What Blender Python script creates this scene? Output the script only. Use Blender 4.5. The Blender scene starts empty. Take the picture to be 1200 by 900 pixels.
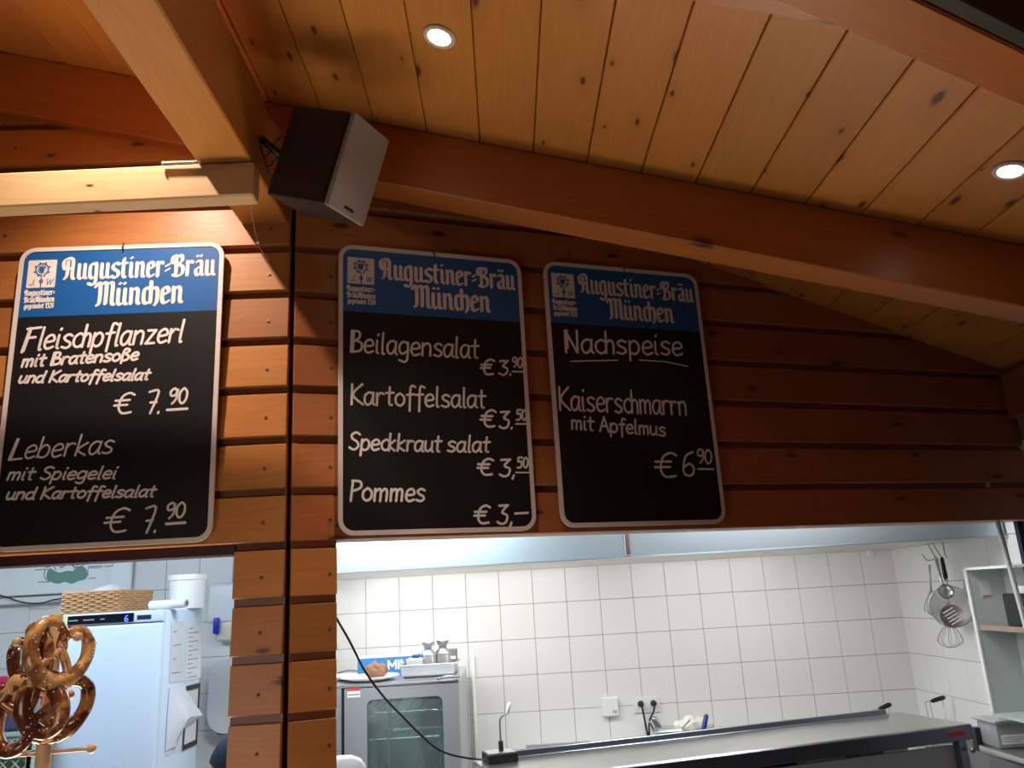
import bpy, bmesh, math, random
from mathutils import Vector as V, Matrix, Euler
random.seed(7)
S = bpy.context.scene; COL = S.collection
PI = math.pi
# ---------------------------------------------------------------- camera
FPX, PITCH, ROLL, YAW = 930.0, math.radians(15.0), math.radians(-3.24), math.radians(1.0)
EYE = V((0, 0, 1.68))
Fw = V((math.sin(YAW)*math.cos(PITCH), math.cos(YAW)*math.cos(PITCH), math.sin(PITCH)))
_r = V((math.cos(YAW), -math.sin(YAW), 0)); _u = _r.cross(Fw)
Rt = math.cos(ROLL)*_r + math.sin(ROLL)*_u; Up = -math.sin(ROLL)*_r + math.cos(ROLL)*_u
cam = bpy.data.cameras.new('camera'); co = bpy.data.objects.new('camera', cam); COL.objects.link(co)
cam.sensor_width = 36; cam.lens = 36*FPX/1200; cam.clip_start = .05
M = Matrix((Rt, Up, -Fw)).transposed().to_4x4(); M.translation = EYE
co.matrix_world = M; S.camera = co
# ---------------------------------------------------------------- light
S.view_settings.view_transform = 'Standard'; S.view_settings.look = 'None'
S.view_settings.exposure = 0.0; S.view_settings.gamma = 1; S.view_settings.use_curve_mapping = False
w = bpy.data.worlds.new('world'); S.world = w; w.use_nodes = True
bg = w.node_tree.nodes['Background']; bg.inputs[0].default_value = (1, .62, .42, 1); bg.inputs[1].default_value = .012
def lamp(name, kind, loc, power, color, size=.05, aim=None, angle=None, blend=.6, sy=None):
    l = bpy.data.lights.new(name, kind); l.energy = power; l.color = color
    if kind == 'AREA':
        l.size = size
        if sy: l.shape = 'RECTANGLE'; l.size_y = sy
    else: l.shadow_soft_size = size
    if kind == 'SPOT': l.spot_size = math.radians(angle); l.spot_blend = blend
    if name == 'hatch_bounce_fill': l.spread = math.radians(92)
    o = bpy.data.objects.new(name, l); COL.objects.link(o); o.location = loc
    if aim is not None: o.rotation_euler = (V(aim)-V(loc)).to_track_quat('-Z', 'Y').to_euler()
    return o
WARM = (1, .76, .60)
COOL = (.90, .96, 1)
lamp('kitchen_tube_light', 'AREA', (-.55, 3.15, 2.34), 40, COOL, .9, (-.45, 3.9, 1.2), sy=.3)
lamp('kitchen_tube_light', 'AREA', (1.2, 3.45, 2.34), 14, COOL, .9, (1.2, 3.9, 0), sy=.2)
lamp('kitchen_tube_light', 'AREA', (-2.3, 3.1, 2.34), 21, (.68, .85, 1), .9, (-2.1, 3.9, .6), sy=.3)
lamp('hood_light', 'AREA', (-.25, 4.25, 1.80), 15, (1, .99, .95), 1.5, (-.15, 4.75, 1.0), sy=.25)
lamp('hood_light', 'AREA', (1.35, 4.20, 1.80), 7.5, (1, .98, .95), .9, (1.35, 4.6, 1.0), sy=.25)
lamp('hatch_bounce_fill', 'AREA', (.65, 2.78, .86), 6.3, (1, .77, .52), 1.6, (.35, 1.1, 2.9), sy=.25)  # both hatch lights are unseen fills added for bounce off the kitchen counters
lamp('hatch_bounce_fill', 'AREA', (-1.4, 2.52, .86), 7, (1, .74, .46), 1.0, (-1.25, 1.3, 2.9), sy=.25)
lamp('room_fill', 'AREA', (-1.1, .85, 1.35), 5, (1, .84, .72), .7, (-1.0, 2.45, 1.9), sy=.5)  # soft fill added to brighten the left wall; no lamp stands here
lamp('spot_left', 'SPOT', (-1.14, 1.935, 3.45), 118, WARM, .02, (-1.0, 2.02, 1.7), 122, 1)
lamp('spot_mid', 'SPOT', (-.118, 1.906, 3.19), 60, WARM, .02, (-.14, 1.95, 0), 92, 1)
lamp('spot_right', 'SPOT', (1.49, 2.03, 2.755), 10, WARM, .02, (1.49, 2.0, 0), 90, 1)
# ---------------------------------------------------------------- helpers
def ray(x, y): return Fw + (x-600)/FPX*Rt - (y-450)/FPX*Up
def hit(x, y, p, n):
    d = ray(x, y); n = V(n); return EYE + d*((V(p)-EYE).dot(n)/d.dot(n))
def hy(x, y, Y): return hit(x, y, (0, Y, 0), (0, 1, 0))
def hz(x, y, Z): return hit(x, y, (0, 0, Z), (0, 0, 1))
def hx(x, y, X): return hit(x, y, (X, 0, 0), (1, 0, 0))
FLAT = ('chalk_underline', 'chalk_lettering', 'brand_lettering', 'small_lettering', 'emblem_print', 'stamp_emblem', 'carton_print', 'line_drawing_print', 'green_bowl_print', 'display_digit')
def link(name, bm, mat, parent=None, smooth=False, mw=None, label=None):
    me = bpy.data.meshes.new(name)
    if name in FLAT:
        for f in bm.faces:
            f.normal_update()
            if f.normal.y > 0: f.normal_flip()
    else: bmesh.ops.recalc_face_normals(bm, faces=bm.faces[:])
    bm.to_mesh(me); bm.free()
    if mat is not None: me.materials.append(mat)
    if smooth:
        for p in me.polygons: p.use_smooth = True
        if smooth == 'auto': me.set_sharp_from_angle(angle=math.radians(38))
    o = bpy.data.objects.new(name, me); COL.objects.link(o)
    if mw is not None: o.matrix_world = mw
    if parent is not None: attach(o, parent)
    if label: o['label'] = label
    return o
def attach(o, parent):
    mw = o.matrix_basis.copy(); o.parent = parent
    o.matrix_parent_inverse = wm(parent).inverted(); o.matrix_basis = mw
def wm(o):
    m = o.matrix_basis.copy()
    if o.parent: m = wm(o.parent) @ o.matrix_parent_inverse @ m
    return m
def thing(name, label, cat, loc, group=None, rot=None):
    o = bpy.data.objects.new(name, None); COL.objects.link(o)
    m = (rot.to_4x4() if rot is not None else Matrix.Identity(4)); m.translation = V(loc); o.matrix_world = m
    o.empty_display_size = .1
    return tag(o, label, cat, group)
def tag(o, label, cat, group=None):
    o['label'] = label; o['category'] = cat
    if group: o['group'] = group
    return o
def struct(o, label=None):
    o['kind'] = 'structure'
    if label: o['label'] = label
    return o
def frame(origin, ex, ez):            # matrix with local x = ex, local z = ez
    ex = V(ex).normalized(); ez = V(ez).normalized(); ey = ez.cross(ex).normalized(); ez = ex.cross(ey)
    m = Matrix((ex, ey, ez)).transposed().to_4x4(); m.translation = V(origin); return m
def box(bm, x0, x1, y0, y1, z0, z1, bev=0, mw=None, seg=1):
    vs = [bm.verts.new((x, y, z)) for x in (x0, x1) for y in (y0, y1) for z in (z0, z1)]
    fs = [bm.faces.new([vs[i] for i in f]) for f in ((0,1,3,2),(4,6,7,5),(0,4,5,1),(2,3,7,6),(0,2,6,4),(1,5,7,3))]
    if bev:
        es = list({e for f in fs for e in f.edges})
        r = bmesh.ops.bevel(bm, geom=es, offset=bev, segments=seg, affect='EDGES', profile=.5)
        vs = list({v for f in r['faces'] for v in f.verts} | {v for v in vs if v.is_valid})
    if mw is not None: bmesh.ops.transform(bm, matrix=mw, verts=vs)
    return vs
def B(*a, bev=0, mw=None, seg=1):
    bm = bmesh.new(); box(bm, *a, bev=bev, mw=mw, seg=seg); return bm
def tube(bm, pts, r, n=8, closed=False, caps=True):
    pts = [V(p) for p in pts]; N = len(pts)
    rs = r if isinstance(r, (list, tuple)) else [r]*N
    rings = []; prev = None
    for i, p in enumerate(pts):
        if closed: t = (pts[(i+1) % N]-pts[i-1]).normalized()
        else: t = (pts[min(i+1, N-1)]-pts[max(i-1, 0)]).normalized()
        if prev is None:
            a = t.orthogonal().normalized()
        else: a = (prev - t*prev.dot(t)).normalized()
        prev = a; b = t.cross(a)
        rings.append([bm.verts.new(p+(a*math.cos(2*PI*k/n)+b*math.sin(2*PI*k/n))*rs[i]) for k in range(n)])
    for i in range(N if closed else N-1):
        A, C_ = rings[i], rings[(i+1) % N]
        off = 0
        if closed and i == N-1:       # match twist
            off = min(range(n), key=lambda s: (A[0].co-C_[s].co).length)
        for k in range(n):
            bm.faces.new((A[k], A[(k+1) % n], C_[(k+1+off) % n], C_[(k+off) % n]))
    if not closed and caps:
        bm.faces.new(rings[0][::-1]); bm.faces.new(rings[-1])
def T(pts, r, n=8, closed=False):
    bm = bmesh.new(); tube(bm, pts, r, n, closed); return bm
def lathe(prof, n=24, center=(0, 0, 0), mw=None):
    bm = bmesh.new(); c = V(center); rings = []
    for r, z in prof:
        rings.append([bm.verts.new(c+V((r*math.cos(2*PI*k/n), r*math.sin(2*PI*k/n), z))) for k in range(n)] if r > 1e-5 else [bm.verts.new(c+V((0, 0, z)))])
    for A, D in zip(rings, rings[1:]):
        for k in range(n):
            k2 = (k+1) % n
            if len(A) == 1 and len(D) == 1: break
            if len(A) == 1: bm.faces.new((A[0], D[k2], D[k]))
            elif len(D) == 1: bm.faces.new((A[k], A[k2], D[0]))
            else: bm.faces.new((A[k], A[k2], D[k2], D[k]))
    if mw is not None: bmesh.ops.transform(bm, matrix=mw, verts=bm.verts[:])
    return bm
def smooth_pts(P, sub=5, closed=False):
    P = [V(p) for p in P]; n = len(P); out = []
    if n < 3 and not closed: return P
    for i in range(n if closed else n-1):
        g = (lambda k: P[k % n]) if closed else (lambda k: P[max(0, min(n-1, k))])
        a, b, c, d = g(i-1), g(i), g(i+1), g(i+2)
        for s in range(sub):
            t = s/sub
            out.append(.5*((2*b)+(c-a)*t+(2*a-5*b+4*c-d)*t*t+(3*b-a-3*c+d)*t**3))
    if not closed: out.append(P[-1])
    return out
# ---------------------------------------------------------------- materials
def nt(name):
    m = bpy.data.materials.new(name); m.use_nodes = True; t = m.node_tree
    return m, t, t.nodes['Principled BSDF']
def mat(name, col, rough=.5, metal=0, bump=0, bscale=60, var=0, trans=0, spec=.5, emit=0, coat=0, ior=1.45, alpha=1):
    m, t, b = nt(name); N, L = t.nodes, t.links
    b.inputs['Base Color'].default_value = (*col, 1); b.inputs['Roughness'].default_value = rough
    b.inputs['Metallic'].default_value = metal; b.inputs['Transmission Weight'].default_value = trans
    b.inputs['Specular IOR Level'].default_value = spec; b.inputs['Coat Weight'].default_value = coat; b.inputs['IOR'].default_value = ior
    b.inputs['Alpha'].default_value = alpha
    if emit: b.inputs['Emission Color'].default_value = (*col, 1); b.inputs['Emission Strength'].default_value = emit
    tc = N.new('ShaderNodeTexCoord'); nz = N.new('ShaderNodeTexNoise'); nz.inputs['Scale'].default_value = bscale; nz.inputs['Detail'].default_value = 4
    L.new(tc.outputs['Object'], nz.inputs['Vector'])
    if var:
        mx = N.new('ShaderNodeMix'); mx.data_type = 'RGBA'; mx.inputs[6].default_value = (*[c*(1-var) for c in col], 1); mx.inputs[7].default_value = (*[min(1, c*(1+var)) for c in col], 1)
        L.new(nz.outputs['Fac'], mx.inputs[0]); L.new(mx.outputs[2], b.inputs['Base Color'])
    if bump:
        bp = N.new('ShaderNodeBump'); bp.inputs['Strength'].default_value = bump; bp.inputs['Distance'].default_value = .002
        L.new(nz.outputs['Fac'], bp.inputs['Height']); L.new(bp.outputs['Normal'], b.inputs['Normal'])
    return m
def wood(name, light, dark, knot=(.09, .025, .008), rough=.42, tint=.22, knots=.45, grain=1.0, kx=3.0, ky=7.5):
    """softwood: grain runs along local X"""
    m, t, b = nt(name); N, L = t.nodes, t.links
    tc = N.new('ShaderNodeTexCoord'); oi = N.new('ShaderNodeObjectInfo')
    mul = N.new('ShaderNodeMath'); mul.operation = 'MULTIPLY'; mul.inputs[1].default_value = 53.7; L.new(oi.outputs['Random'], mul.inputs[0])
    ad = N.new('ShaderNodeVectorMath'); ad.operation = 'ADD'; L.new(tc.outputs['Object'], ad.inputs[0]); L.new(mul.outputs[0], ad.inputs[1])
    def scaled(v):
        s = N.new('ShaderNodeVectorMath'); s.operation = 'MULTIPLY'; s.inputs[1].default_value = v; L.new(ad.outputs[0], s.inputs[0]); return s.outputs[0]
    def noise(vec, sc, det=4, dist=0, rough_=.55):
        n = N.new('ShaderNodeTexNoise'); n.inputs['Scale'].default_value = sc; n.inputs['Detail'].default_value = det; n.inputs['Distortion'].default_value = dist; n.inputs['Roughness'].default_value = rough_
        L.new(vec, n.inputs['Vector']); return n.outputs['Fac']
    def math_(op, a, c, clamp=False):
        n = N.new('ShaderNodeMath'); n.operation = op; n.use_clamp = clamp
        for i, v in enumerate((a, c)):
            if isinstance(v, (int, float)): n.inputs[i].default_value = v
            else: L.new(v, n.inputs[i])
        return n.outputs[0]
    def mix(f, a, c, typ='MIX'):
        n = N.new('ShaderNodeMix'); n.data_type = 'RGBA'; n.blend_type = typ
        if isinstance(f, (int, float)): n.inputs[0].default_value = f
        else: L.new(f, n.inputs[0])
        for i, v in ((6, a), (7, c)):
            if isinstance(v, tuple): n.inputs[i].default_value = (*v, 1)
            else: L.new(v, n.inputs[i])
        return n.outputs[2]
    # knots: voronoi in the plank plane (x, y+z)
    sx = N.new('ShaderNodeSeparateXYZ'); L.new(ad.outputs[0], sx.inputs[0])
    yz = math_('ADD', sx.outputs[1], sx.outputs[2])
    cx = N.new('ShaderNodeCombineXYZ'); L.new(math_('MULTIPLY', sx.outputs[0], kx), cx.inputs[0]); L.new(math_('MULTIPLY', yz, ky), cx.inputs[1])
    vo = N.new('ShaderNodeTexVoronoi'); vo.voronoi_dimensions = '2D'; vo.inputs['Scale'].default_value = 1; L.new(cx.outputs[0], vo.inputs['Vector'])
    sc = N.new('ShaderNodeSeparateColor'); L.new(vo.outputs['Color'], sc.inputs[0])
    has = math_('LESS_THAN', sc.outputs[0], knots)
    size = math_('ADD', math_('MULTIPLY', sc.outputs[1], .075), .028)
    rel = math_('DIVIDE', vo.outputs['Distance'], size)
    wob = math_('ADD', rel, math_('MULTIPLY', noise(scaled((30, 60, 60)), 1), .8))
    core = N.new('ShaderNodeMapRange'); core.inputs[1].default_value = 1.6; core.inputs[2].default_value = .9; L.new(wob, core.inputs[0])
    halo = N.new('ShaderNodeMapRange'); halo.inputs[1].default_value = 5.0; halo.inputs[2].default_value = 1.0; L.new(wob, halo.inputs[0])
    kcore = math_('MULTIPLY', core.outputs[0], has, True); khalo = math_('MULTIPLY', halo.outputs[0], has, True)
    # grain: contour lines of a stretched noise, pushed aside by the knots
    low = noise(scaled((.9, 7, 7)), 1.0, 2, .4)
    fld = math_('ADD', math_('MULTIPLY', low, 16), math_('MULTIPLY', khalo, 2.2))
    fld = math_('ADD', fld, math_('MULTIPLY', yz, 18))
    rings = math_('ABSOLUTE', math_('SINE', math_('MULTIPLY', fld, 2.2), 0), 0)
    fine = noise(scaled((4, 120, 120)), 1.0, 5)
    f = math_('ADD', math_('MULTIPLY', rings, .26*grain), math_('MULTIPLY', fine, .6), True)
    base = mix(f, light, dark)
    big = noise(scaled((1.3, 3, 3)), 1.0, 3)
    base = mix(math_('MULTIPLY', big, .45), base, tuple(c*.62 for c in dark))
    base = mix(math_('MULTIPLY', khalo, .35), base, tuple(c*.7 for c in dark))
    base = mix(kcore, base, knot)
    rnd = N.new('ShaderNodeMapRange'); rnd.inputs[3].default_value = 1-tint; rnd.inputs[4].default_value = 1+tint*.6; L.new(oi.outputs['Random'], rnd.inputs[0])
    hs = N.new('ShaderNodeHueSaturation'); L.new(base, hs.inputs['Color']); L.new(rnd.outputs[0], hs.inputs['Value'])
    hr = N.new('ShaderNodeMapRange'); hr.inputs[3].default_value = .495; hr.inputs[4].default_value = .503
    fr = math_('FRACT', math_('MULTIPLY', oi.outputs['Random'], 7.3), 0); L.new(fr, hr.inputs[0]); L.new(hr.outputs[0], hs.inputs['Hue'])
    L.new(hs.outputs[0], b.inputs['Base Color'])
    b.inputs['Roughness'].default_value = rough; b.inputs['Coat Weight'].default_value = .12; b.inputs['Coat Roughness'].default_value = .3
    bp = N.new('ShaderNodeBump'); bp.inputs['Strength'].default_value = .25; bp.inputs['Distance'].default_value = .001
    L.new(math_('SUBTRACT', fine, kcore), bp.inputs['Height']); L.new(bp.outputs[0], b.inputs['Normal'])
    return m
W_CEIL = wood('ceiling_pine', (.62, .28, .058), (.46, .17, .034), knots=.6, tint=.12)
W_BEAM = wood('beam_glulam', (.64, .31, .068), (.47, .18, .036), knots=.3, kx=1.6, ky=5)
W_RAFT = wood('rafter_pine', (.48, .17, .034), (.33, .09, .018), knots=.3, kx=1.6, ky=5)
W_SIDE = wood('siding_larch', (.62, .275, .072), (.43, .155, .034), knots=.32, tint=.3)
W_SIDE_SHADE = wood('siding_larch_shaded', (.50, .185, .058), (.35, .115, .032), knots=.32, tint=.2)  # same larch as W_SIDE, with the right wall's shade put into the colour
W_DARK = wood('siding_recess', (.34, .12, .04), (.24, .07, .02), knots=.1)
W_PALE = wood('pale_spruce', (.80, .60, .34), (.66, .44, .22), knots=.3)
W_DOWEL = mat('turned_beech', (.66, .47, .28), .45, var=.12, bscale=40)
TILE = mat('white_glazed_tile', (.80, .80, .78), .34, var=.02, bscale=3, coat=.08)
GROUT = mat('grey_grout', (.20, .20, .20), .9)
STEEL = mat('brushed_steel', (.62, .64, .66), .30, 1, bump=.05, bscale=200)
STEELD = mat('dull_steel_edge', (.30, .32, .37), .35, 1, var=.1, bscale=8)
STEELW = mat('satin_steel_worktop', (.66, .66, .65), .28, 1, var=.06, bscale=12)
HOODM = mat('satin_hood_steel', (.52, .70, .80), .38, .75, var=.03, bscale=5)
WHITE = mat('white_enamel', (.80, .83, .88), .35)
WHITEP = mat('white_plastic', (.82, .82, .80), .4)
PAPER = mat('white_paper', (.85, .85, .84), .8)
BLACK = mat('black_plastic', (.012, .012, .014), .4)
DGREY = mat('dark_grey_paint', (.035, .032, .03), .6)
BOARDK = mat('black_chalkboard_lacquer', (.010, .010, .011), .48, var=.25, bscale=6, spec=.35)
BOARDW = mat('white_board_rim', (.72, .66, .64), .45)
CHALK = mat('white_chalk_marker', (.78, .74, .72), .8)
BLUE = mat('blue_lacquer', (.006, .105, .37), .45)
BLUEP = mat('blue_print', (.02, .12, .36), .6)
WALLP = mat('white_wall_paint', (.78, .82, .84), .7)
SCREW = mat('zinc_screw', (.16, .12, .08), .5, .8)
def solid(name, c, r=.5, **k): return mat(name, c, r, **k)
# ---------------------------------------------------------------- walls of the hut
C0 = V((-.676, 2.5, 0))
aA, aB = math.radians(2.1), math.radians(18.9)
dA = V((math.cos(aA), math.sin(aA), 0)); nA = V((math.sin(aA), -math.cos(aA), 0))
dB = V((math.cos(aB), math.sin(aB), 0)); nB = V((math.sin(aB), -math.cos(aB), 0))
Zv = V((0, 0, 1)); SL = -.2686; FLOOR = -.10
def ceil_z(x): return 2.976+SL*(x-.778)
LIN, Z0, PW = .165, 1.882, .141
def siding(name, d, n, segs, label):
    """segs: (u0, u1, k0, k1); one backing slab with one plank object per board"""
    bm = bmesh.new()
    R = Matrix((d, -n, Zv)).transposed().to_4x4(); R.translation = C0
    for (u0, u1, k0, k1, *_ ) in segs:
        zt = Z0+LIN*k1; zb = Z0+LIN*k0-(.028 if k0 == 0 and name == 'wall_left' else 0)
        if k1 > 6: zt = ceil_z((C0+d*u1).x)-.0
        vs = []
        ztl = ceil_z((C0+d*u0).x)+.05 if k1 > 6 else zt; ztr = ceil_z((C0+d*u1).x)+.05 if k1 > 6 else zt
        for y in (.0, .09):
            for (u, z) in ((u0, zb), (u1, zb), (u1, ztr), (u0, ztl)): vs.append(bm.verts.new(R @ V((u, y+.0, z))))
        for f in ((0,1,2,3), (7,6,5,4), (0,4,5,1), (1,5,6,2), (2,6,7,3), (3,7,4,0)): bm.faces.new([vs[i] for i in f])
    root = struct(link(name, bm, W_DARK), label)
    for si, (u0, u1, k0, k1, *e) in enumerate(segs):
        for k in range(k0, k1):
            z0 = Z0+LIN*k; a, b = u0, u1
            if e: a += random.uniform(-.003, .003)*0; b += 0
            zc = z0
            # clip under the sloping ceiling (it falls to the right)
            if zc > ceil_z((C0+d*a).x): continue
            if ceil_z((C0+d*b).x) < zc+PW:
                # trim the right end where the plank's lower edge meets the ceiling
                while ceil_z((C0+d*b).x) < zc+.01 and b > a+.1: b -= .01
            # board leans: its lower edge stands proud of its upper edge
            mw = R @ Matrix.Translation((a, -.004, z0)) @ Matrix.Rotation(math.radians(-3.5), 4, 'X')
            bm = bmesh.new(); vs = box(bm, 0, b-a, -.022, 0, 0, PW, bev=.0025)
            o = link('plank', bm, W_SIDE_SHADE if (b-a > 2) else W_SIDE, root, mw=mw)
            for uu in screws(name, a, b):
                sm = lathe([(0, 0), (.0055, 0), (.0055, .0015), (.0025, .002), (.0, .0008)], 8)
                link('screw', sm, SCREW, o, mw=mw @ Matrix.Translation((uu-a, -.0222, .062+random.uniform(-.006, .006))) @ Matrix.Rotation(PI/2, 4, 'X'))
    return root
def screws(name, a, b):
    out = [u for u in ((-.072, -.95) if name == 'wall_left' else (.125, 1.02, 2.0)) if a < u < b]
    return out
wl = siding('wall_left', dA, nA, [(-1.75, -.006, 0, 12), (-.158, -.006, -9, 0, 1)], 'orange shiplap wall left of the corner joint')
wr = siding('wall_right', dB, nB, [(.006, 3.75, 0, 9), (.008, .147, -9, 0, 1)], 'orange shiplap wall right of the corner joint')
Rl = Matrix((dA, -nA, Zv)).transposed().to_4x4(); Rl.translation = C0
struct(link('trim_10', B(-1.75, -.158, -.008, .092, 1.852, 1.879, mw=Rl), mat('maroon_paint', (.05, .010, .012), .5)), 'dark maroon lintel strip over the left hatch')
# dado wall under the two openings, in front of the kitchen
for nm, d, n, u0, u1 in (('trim_1', dA, nA, -1.75, -.158), ('trim_2', dB, nB, .147, 3.05)):
    R = Matrix((d, -n, Zv)).transposed().to_4x4(); R.translation = C0
    struct(link(nm, B(u0, u1, 0, .09, FLOOR, .75, mw=R), W_DARK), 'wooden wall below the serving hatch')
    struct(link('trim_3' if nm == 'trim_1' else 'trim_4', B(u0, u1, -.22, .16, .75, .78, bev=.004, mw=R), STEELW), 'steel sill of the serving hatch')
# post at the right end of the long hatch
R = Matrix((dB, -nB, Zv)).transposed().to_4x4(); R.translation = C0
struct(link('trim_5', B(3.082, 3.22, -.02, .004, FLOOR, 1.879, bev=.004, mw=R), W_BEAM), 'wooden post closing the long hatch on the right')
struct(link('trim_6', B(3.048, 3.082, -.016, .002, FLOOR, 1.879, mw=R), BLACK), 'black gap strip beside the right post')
# ---------------------------------------------------------------- ceiling boards and beams
ang = math.atan(-SL); cs = 1/math.cos(ang)
def slope_mw(x, y): # local x along +y (grain), local y down the slope reversed, z up normal
    ex = V((0, 1, 0)); ez = V((math.sin(ang), 0, math.cos(ang))); return frame((x, y, ceil_z(x)), ex, ez)
slab = bmesh.new()
for x0, x1 in ((-2.6, 3.2),):
    vs = [slab.verts.new((x, y, ceil_z(x)+dz)) for dz in (.03, .08) for (x, y) in ((x0, -1.5), (x1, -1.5), (x1, 3.75), (x0, 3.75))]
    for f in ((0,1,2,3), (7,6,5,4), (0,4,5,1), (1,5,6,2), (2,6,7,3), (3,7,4,0)): slab.faces.new([vs[i] for i in f])
ce = struct(link('ceiling', slab, W_DARK), 'sloping pine board ceiling')
pitch = .1805
k = -12
while k < 19:
    x = -.3825+pitch*k
    L_ = pitch*cs
    bm = bmesh.new(); box(bm, -1.5, 3.7, -L_+.0015, -.0015, -.002 if 0 else 0, .02, bev=.003)
    link('plank', bm, W_CEIL, ce, mw=slope_mw(x, 0))
    k += 1
def sloped_beam(y0, y1, x0, x1, drop, m, label, name='rafter', top=0.0):
    ex = V((math.cos(ang), 0, -math.sin(ang)))
    mw = frame((x0, y0, ceil_z(x0)-.001), ex, (math.sin(ang), 0, math.cos(ang)))
    L_ = (x1-x0)/math.cos(ang)
    o = link(name, B(0, L_, 0, y1-y0, -drop*math.cos(ang), -top, bev=.005, mw=None), m, mw=mw)
    return tag(o, label, 'beam')
sloped_beam(2.41, 2.535, -2.5, 3.1, .228, W_RAFT, 'long sloping rafter crossing the whole ceiling above the chalkboards')
sloped_beam(1.24, 1.37, -2.5, .93, .228, W_RAFT, 'nearer short stretch of rafter at the top edge above the planks')
def beam(name, x0, x1, y0, y1, z0, z1, m, label, along='x', bev=.005):
    if along == 'x': o = link(name, B(0, x1-x0, 0, y1-y0, 0, z1-z0, bev=bev), m, mw=Matrix.Translation((x0, y0, z0)))
    else: o = link(name, B(0, y1-y0, 0, x1-x0, 0, z1-z0, bev=bev), m, mw=frame((x1, y0, z0), (0, 1, 0), (0, 0, 1)))
    return tag(o, label, 'beam')
beam('purlin', -.847, -.69, -1.2, 2.495, 2.955, 3.235, W_BEAM, 'thick square beam running overhead towards the corner of the walls', 'y')
beam('header_beam', -2.4, -.683, 2.078, 2.142, 2.844, 2.954, W_PALE, 'thin pale horizontal beam brightly lit above the left chalkboard')
beam('beam_end', 2.29, 2.5, 3.30, 3.49, 2.33, 2.54, W_RAFT, 'dark beam end at the right end of the shiplap wall', 'y')
# oblique beam at the top right with a dark fascia board on it
p0, p1 = V((.674, 1.286, 2.70)), V((1.238, 1.592, 2.70))
dd = (p1-p0).normalized(); nn = V((dd.y, -dd.x, 0))
mo = frame(p0-dd*1.0, dd, (0, 0, 1)); L_ = 2.0
t = thing('oblique_beam', 'reddish beam crossing the top right corner under a dark board', 'beam', p0)
link('beam_body', B(0, L_, -.115, 0, 0, .12, bev=.005), W_RAFT, t, mw=mo)
link('dark_board', B(0, L_, -.15, -.117, .004, .30, bev=.003), DGREY, t, mw=mo, label='dark grey board along the near side')
# white metal rod lying on the pale beam
a = hy(190, 194, 2.07); b = hy(231, 192, 2.07)
tag(link('metal_hook', T([a, a+V((.0, 0, .008)), b+V((0, 0, .006)), b+V((.004, 0, .02))], .004, 8), WHITEP, smooth=True), 'thin white metal rod on top edge of the pale beam', 'hook')
pts = [hy(*p, 2.14) for p in ((301, 228), (295, 240), (297, 262), (302, 284), (305, 292), (315, 305))]
t = thing('string', 'thin white string with a knot hanging from the pale beam end', 'string', pts[0])
link('thread', T(smooth_pts(pts, 4), .0012, 5), WHITEP, t)
link('knot', lathe([(0, -.004), (.004, -.002), (.005, 0), (.004, .003), (0, .005)], 8, pts[3]), WHITEP, t, True)
# ---------------------------------------------------------------- recessed downlights
GLOW = mat('halogen_lens', (1, .86, .66), .3, emit=22)
def downlight(x, y, label):
    t = thing('downlight', label, 'light', (x, y, ceil_z(x)), 'recessed ceiling spotlights')
    mw = frame((x, y, ceil_z(x)), (0, 1, 0), (math.sin(ang), 0, math.cos(ang)))
    link('trim_ring', lathe([(.046, -.001), (.047, -.004), (.044, -.008), (.034, -.007), (.030, -.001), (.030, .012)], 32, mw=mw), mat('white_ring', (.62, .58, .55), .4), t, 'auto')
    link('lens', lathe([(0, -.003), (.020, -.003), (.0295, -.0005)], 32, mw=mw), GLOW, t, label='glowing lens')
downlight(-.115, 1.906, 'glowing round spotlight in the ceiling above the middle chalkboard')
downlight(1.497, 2.034, 'glowing round spotlight in the ceiling at the right edge')
downlight(-1.14, 1.935, 'round ceiling spotlight out of view left of the thick beam')
# ---------------------------------------------------------------- loudspeaker
def rod(r):
    r = V(r); return Matrix.Rotation(r.length, 3, r.normalized())
sx_, sy_, sz_ = V((.39, .919, .06)), V((.324, -.198, .925)), V((.862, -.341, -.375))
sz_.normalize(); sx_ = (sx_-sz_*sx_.dot(sz_)).normalized(); sy_ = sz_.cross(sx_)
Rsp = Matrix((sx_, sy_, sz_)).transposed()
t = thing('loudspeaker', 'black box loudspeaker with grey grille hanging in the corner of the beams', 'loudspeaker', (-.373, 2.09, 2.91), rot=Rsp)
mw = wm(t)
link('cabinet', B(-.0925, .0925, -.139, .139, -.231, -.026, bev=.004), mat('black_cabinet', (.022, .02, .018), .5, bump=.1), t, mw=mw)
link('front_baffle', B(-.088, .088, -.135, .135, -.026, -.018, bev=.001), BLACK, t, mw=mw)
GR = mat('grey_grille_cloth', (.28, .25, .24), .6, bump=.6, bscale=900)
link('grille', B(-.0925, .0925, -.139, .139, -.018, .0, bev=.006, seg=2), GR, t, 'auto', mw=mw)
link('logo_plate', B(-.022, .022, -.122, -.114, -.0005, .0015), BLACK, t, mw=mw)
link('bracket', T([V((-.03, .0, -.231)), V((-.05, 0, -.27)), V((-.11, .02, -.30))], .012, 8), BLACK, t, True, mw=mw)
bmw = bmesh.new()
for i in range(4):
    a = V((-.04+.02*i, -.02*i, -.231)); tube(bmw, smooth_pts([a, a+V((-.03, .05-.03*i, -.03)), a+V((-.05, -.03, -.05)), a+V((-.09, .02, -.06))], 4), .0022, 5)
link('wire', bmw, BLACK, t, True, mw=mw)
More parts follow.
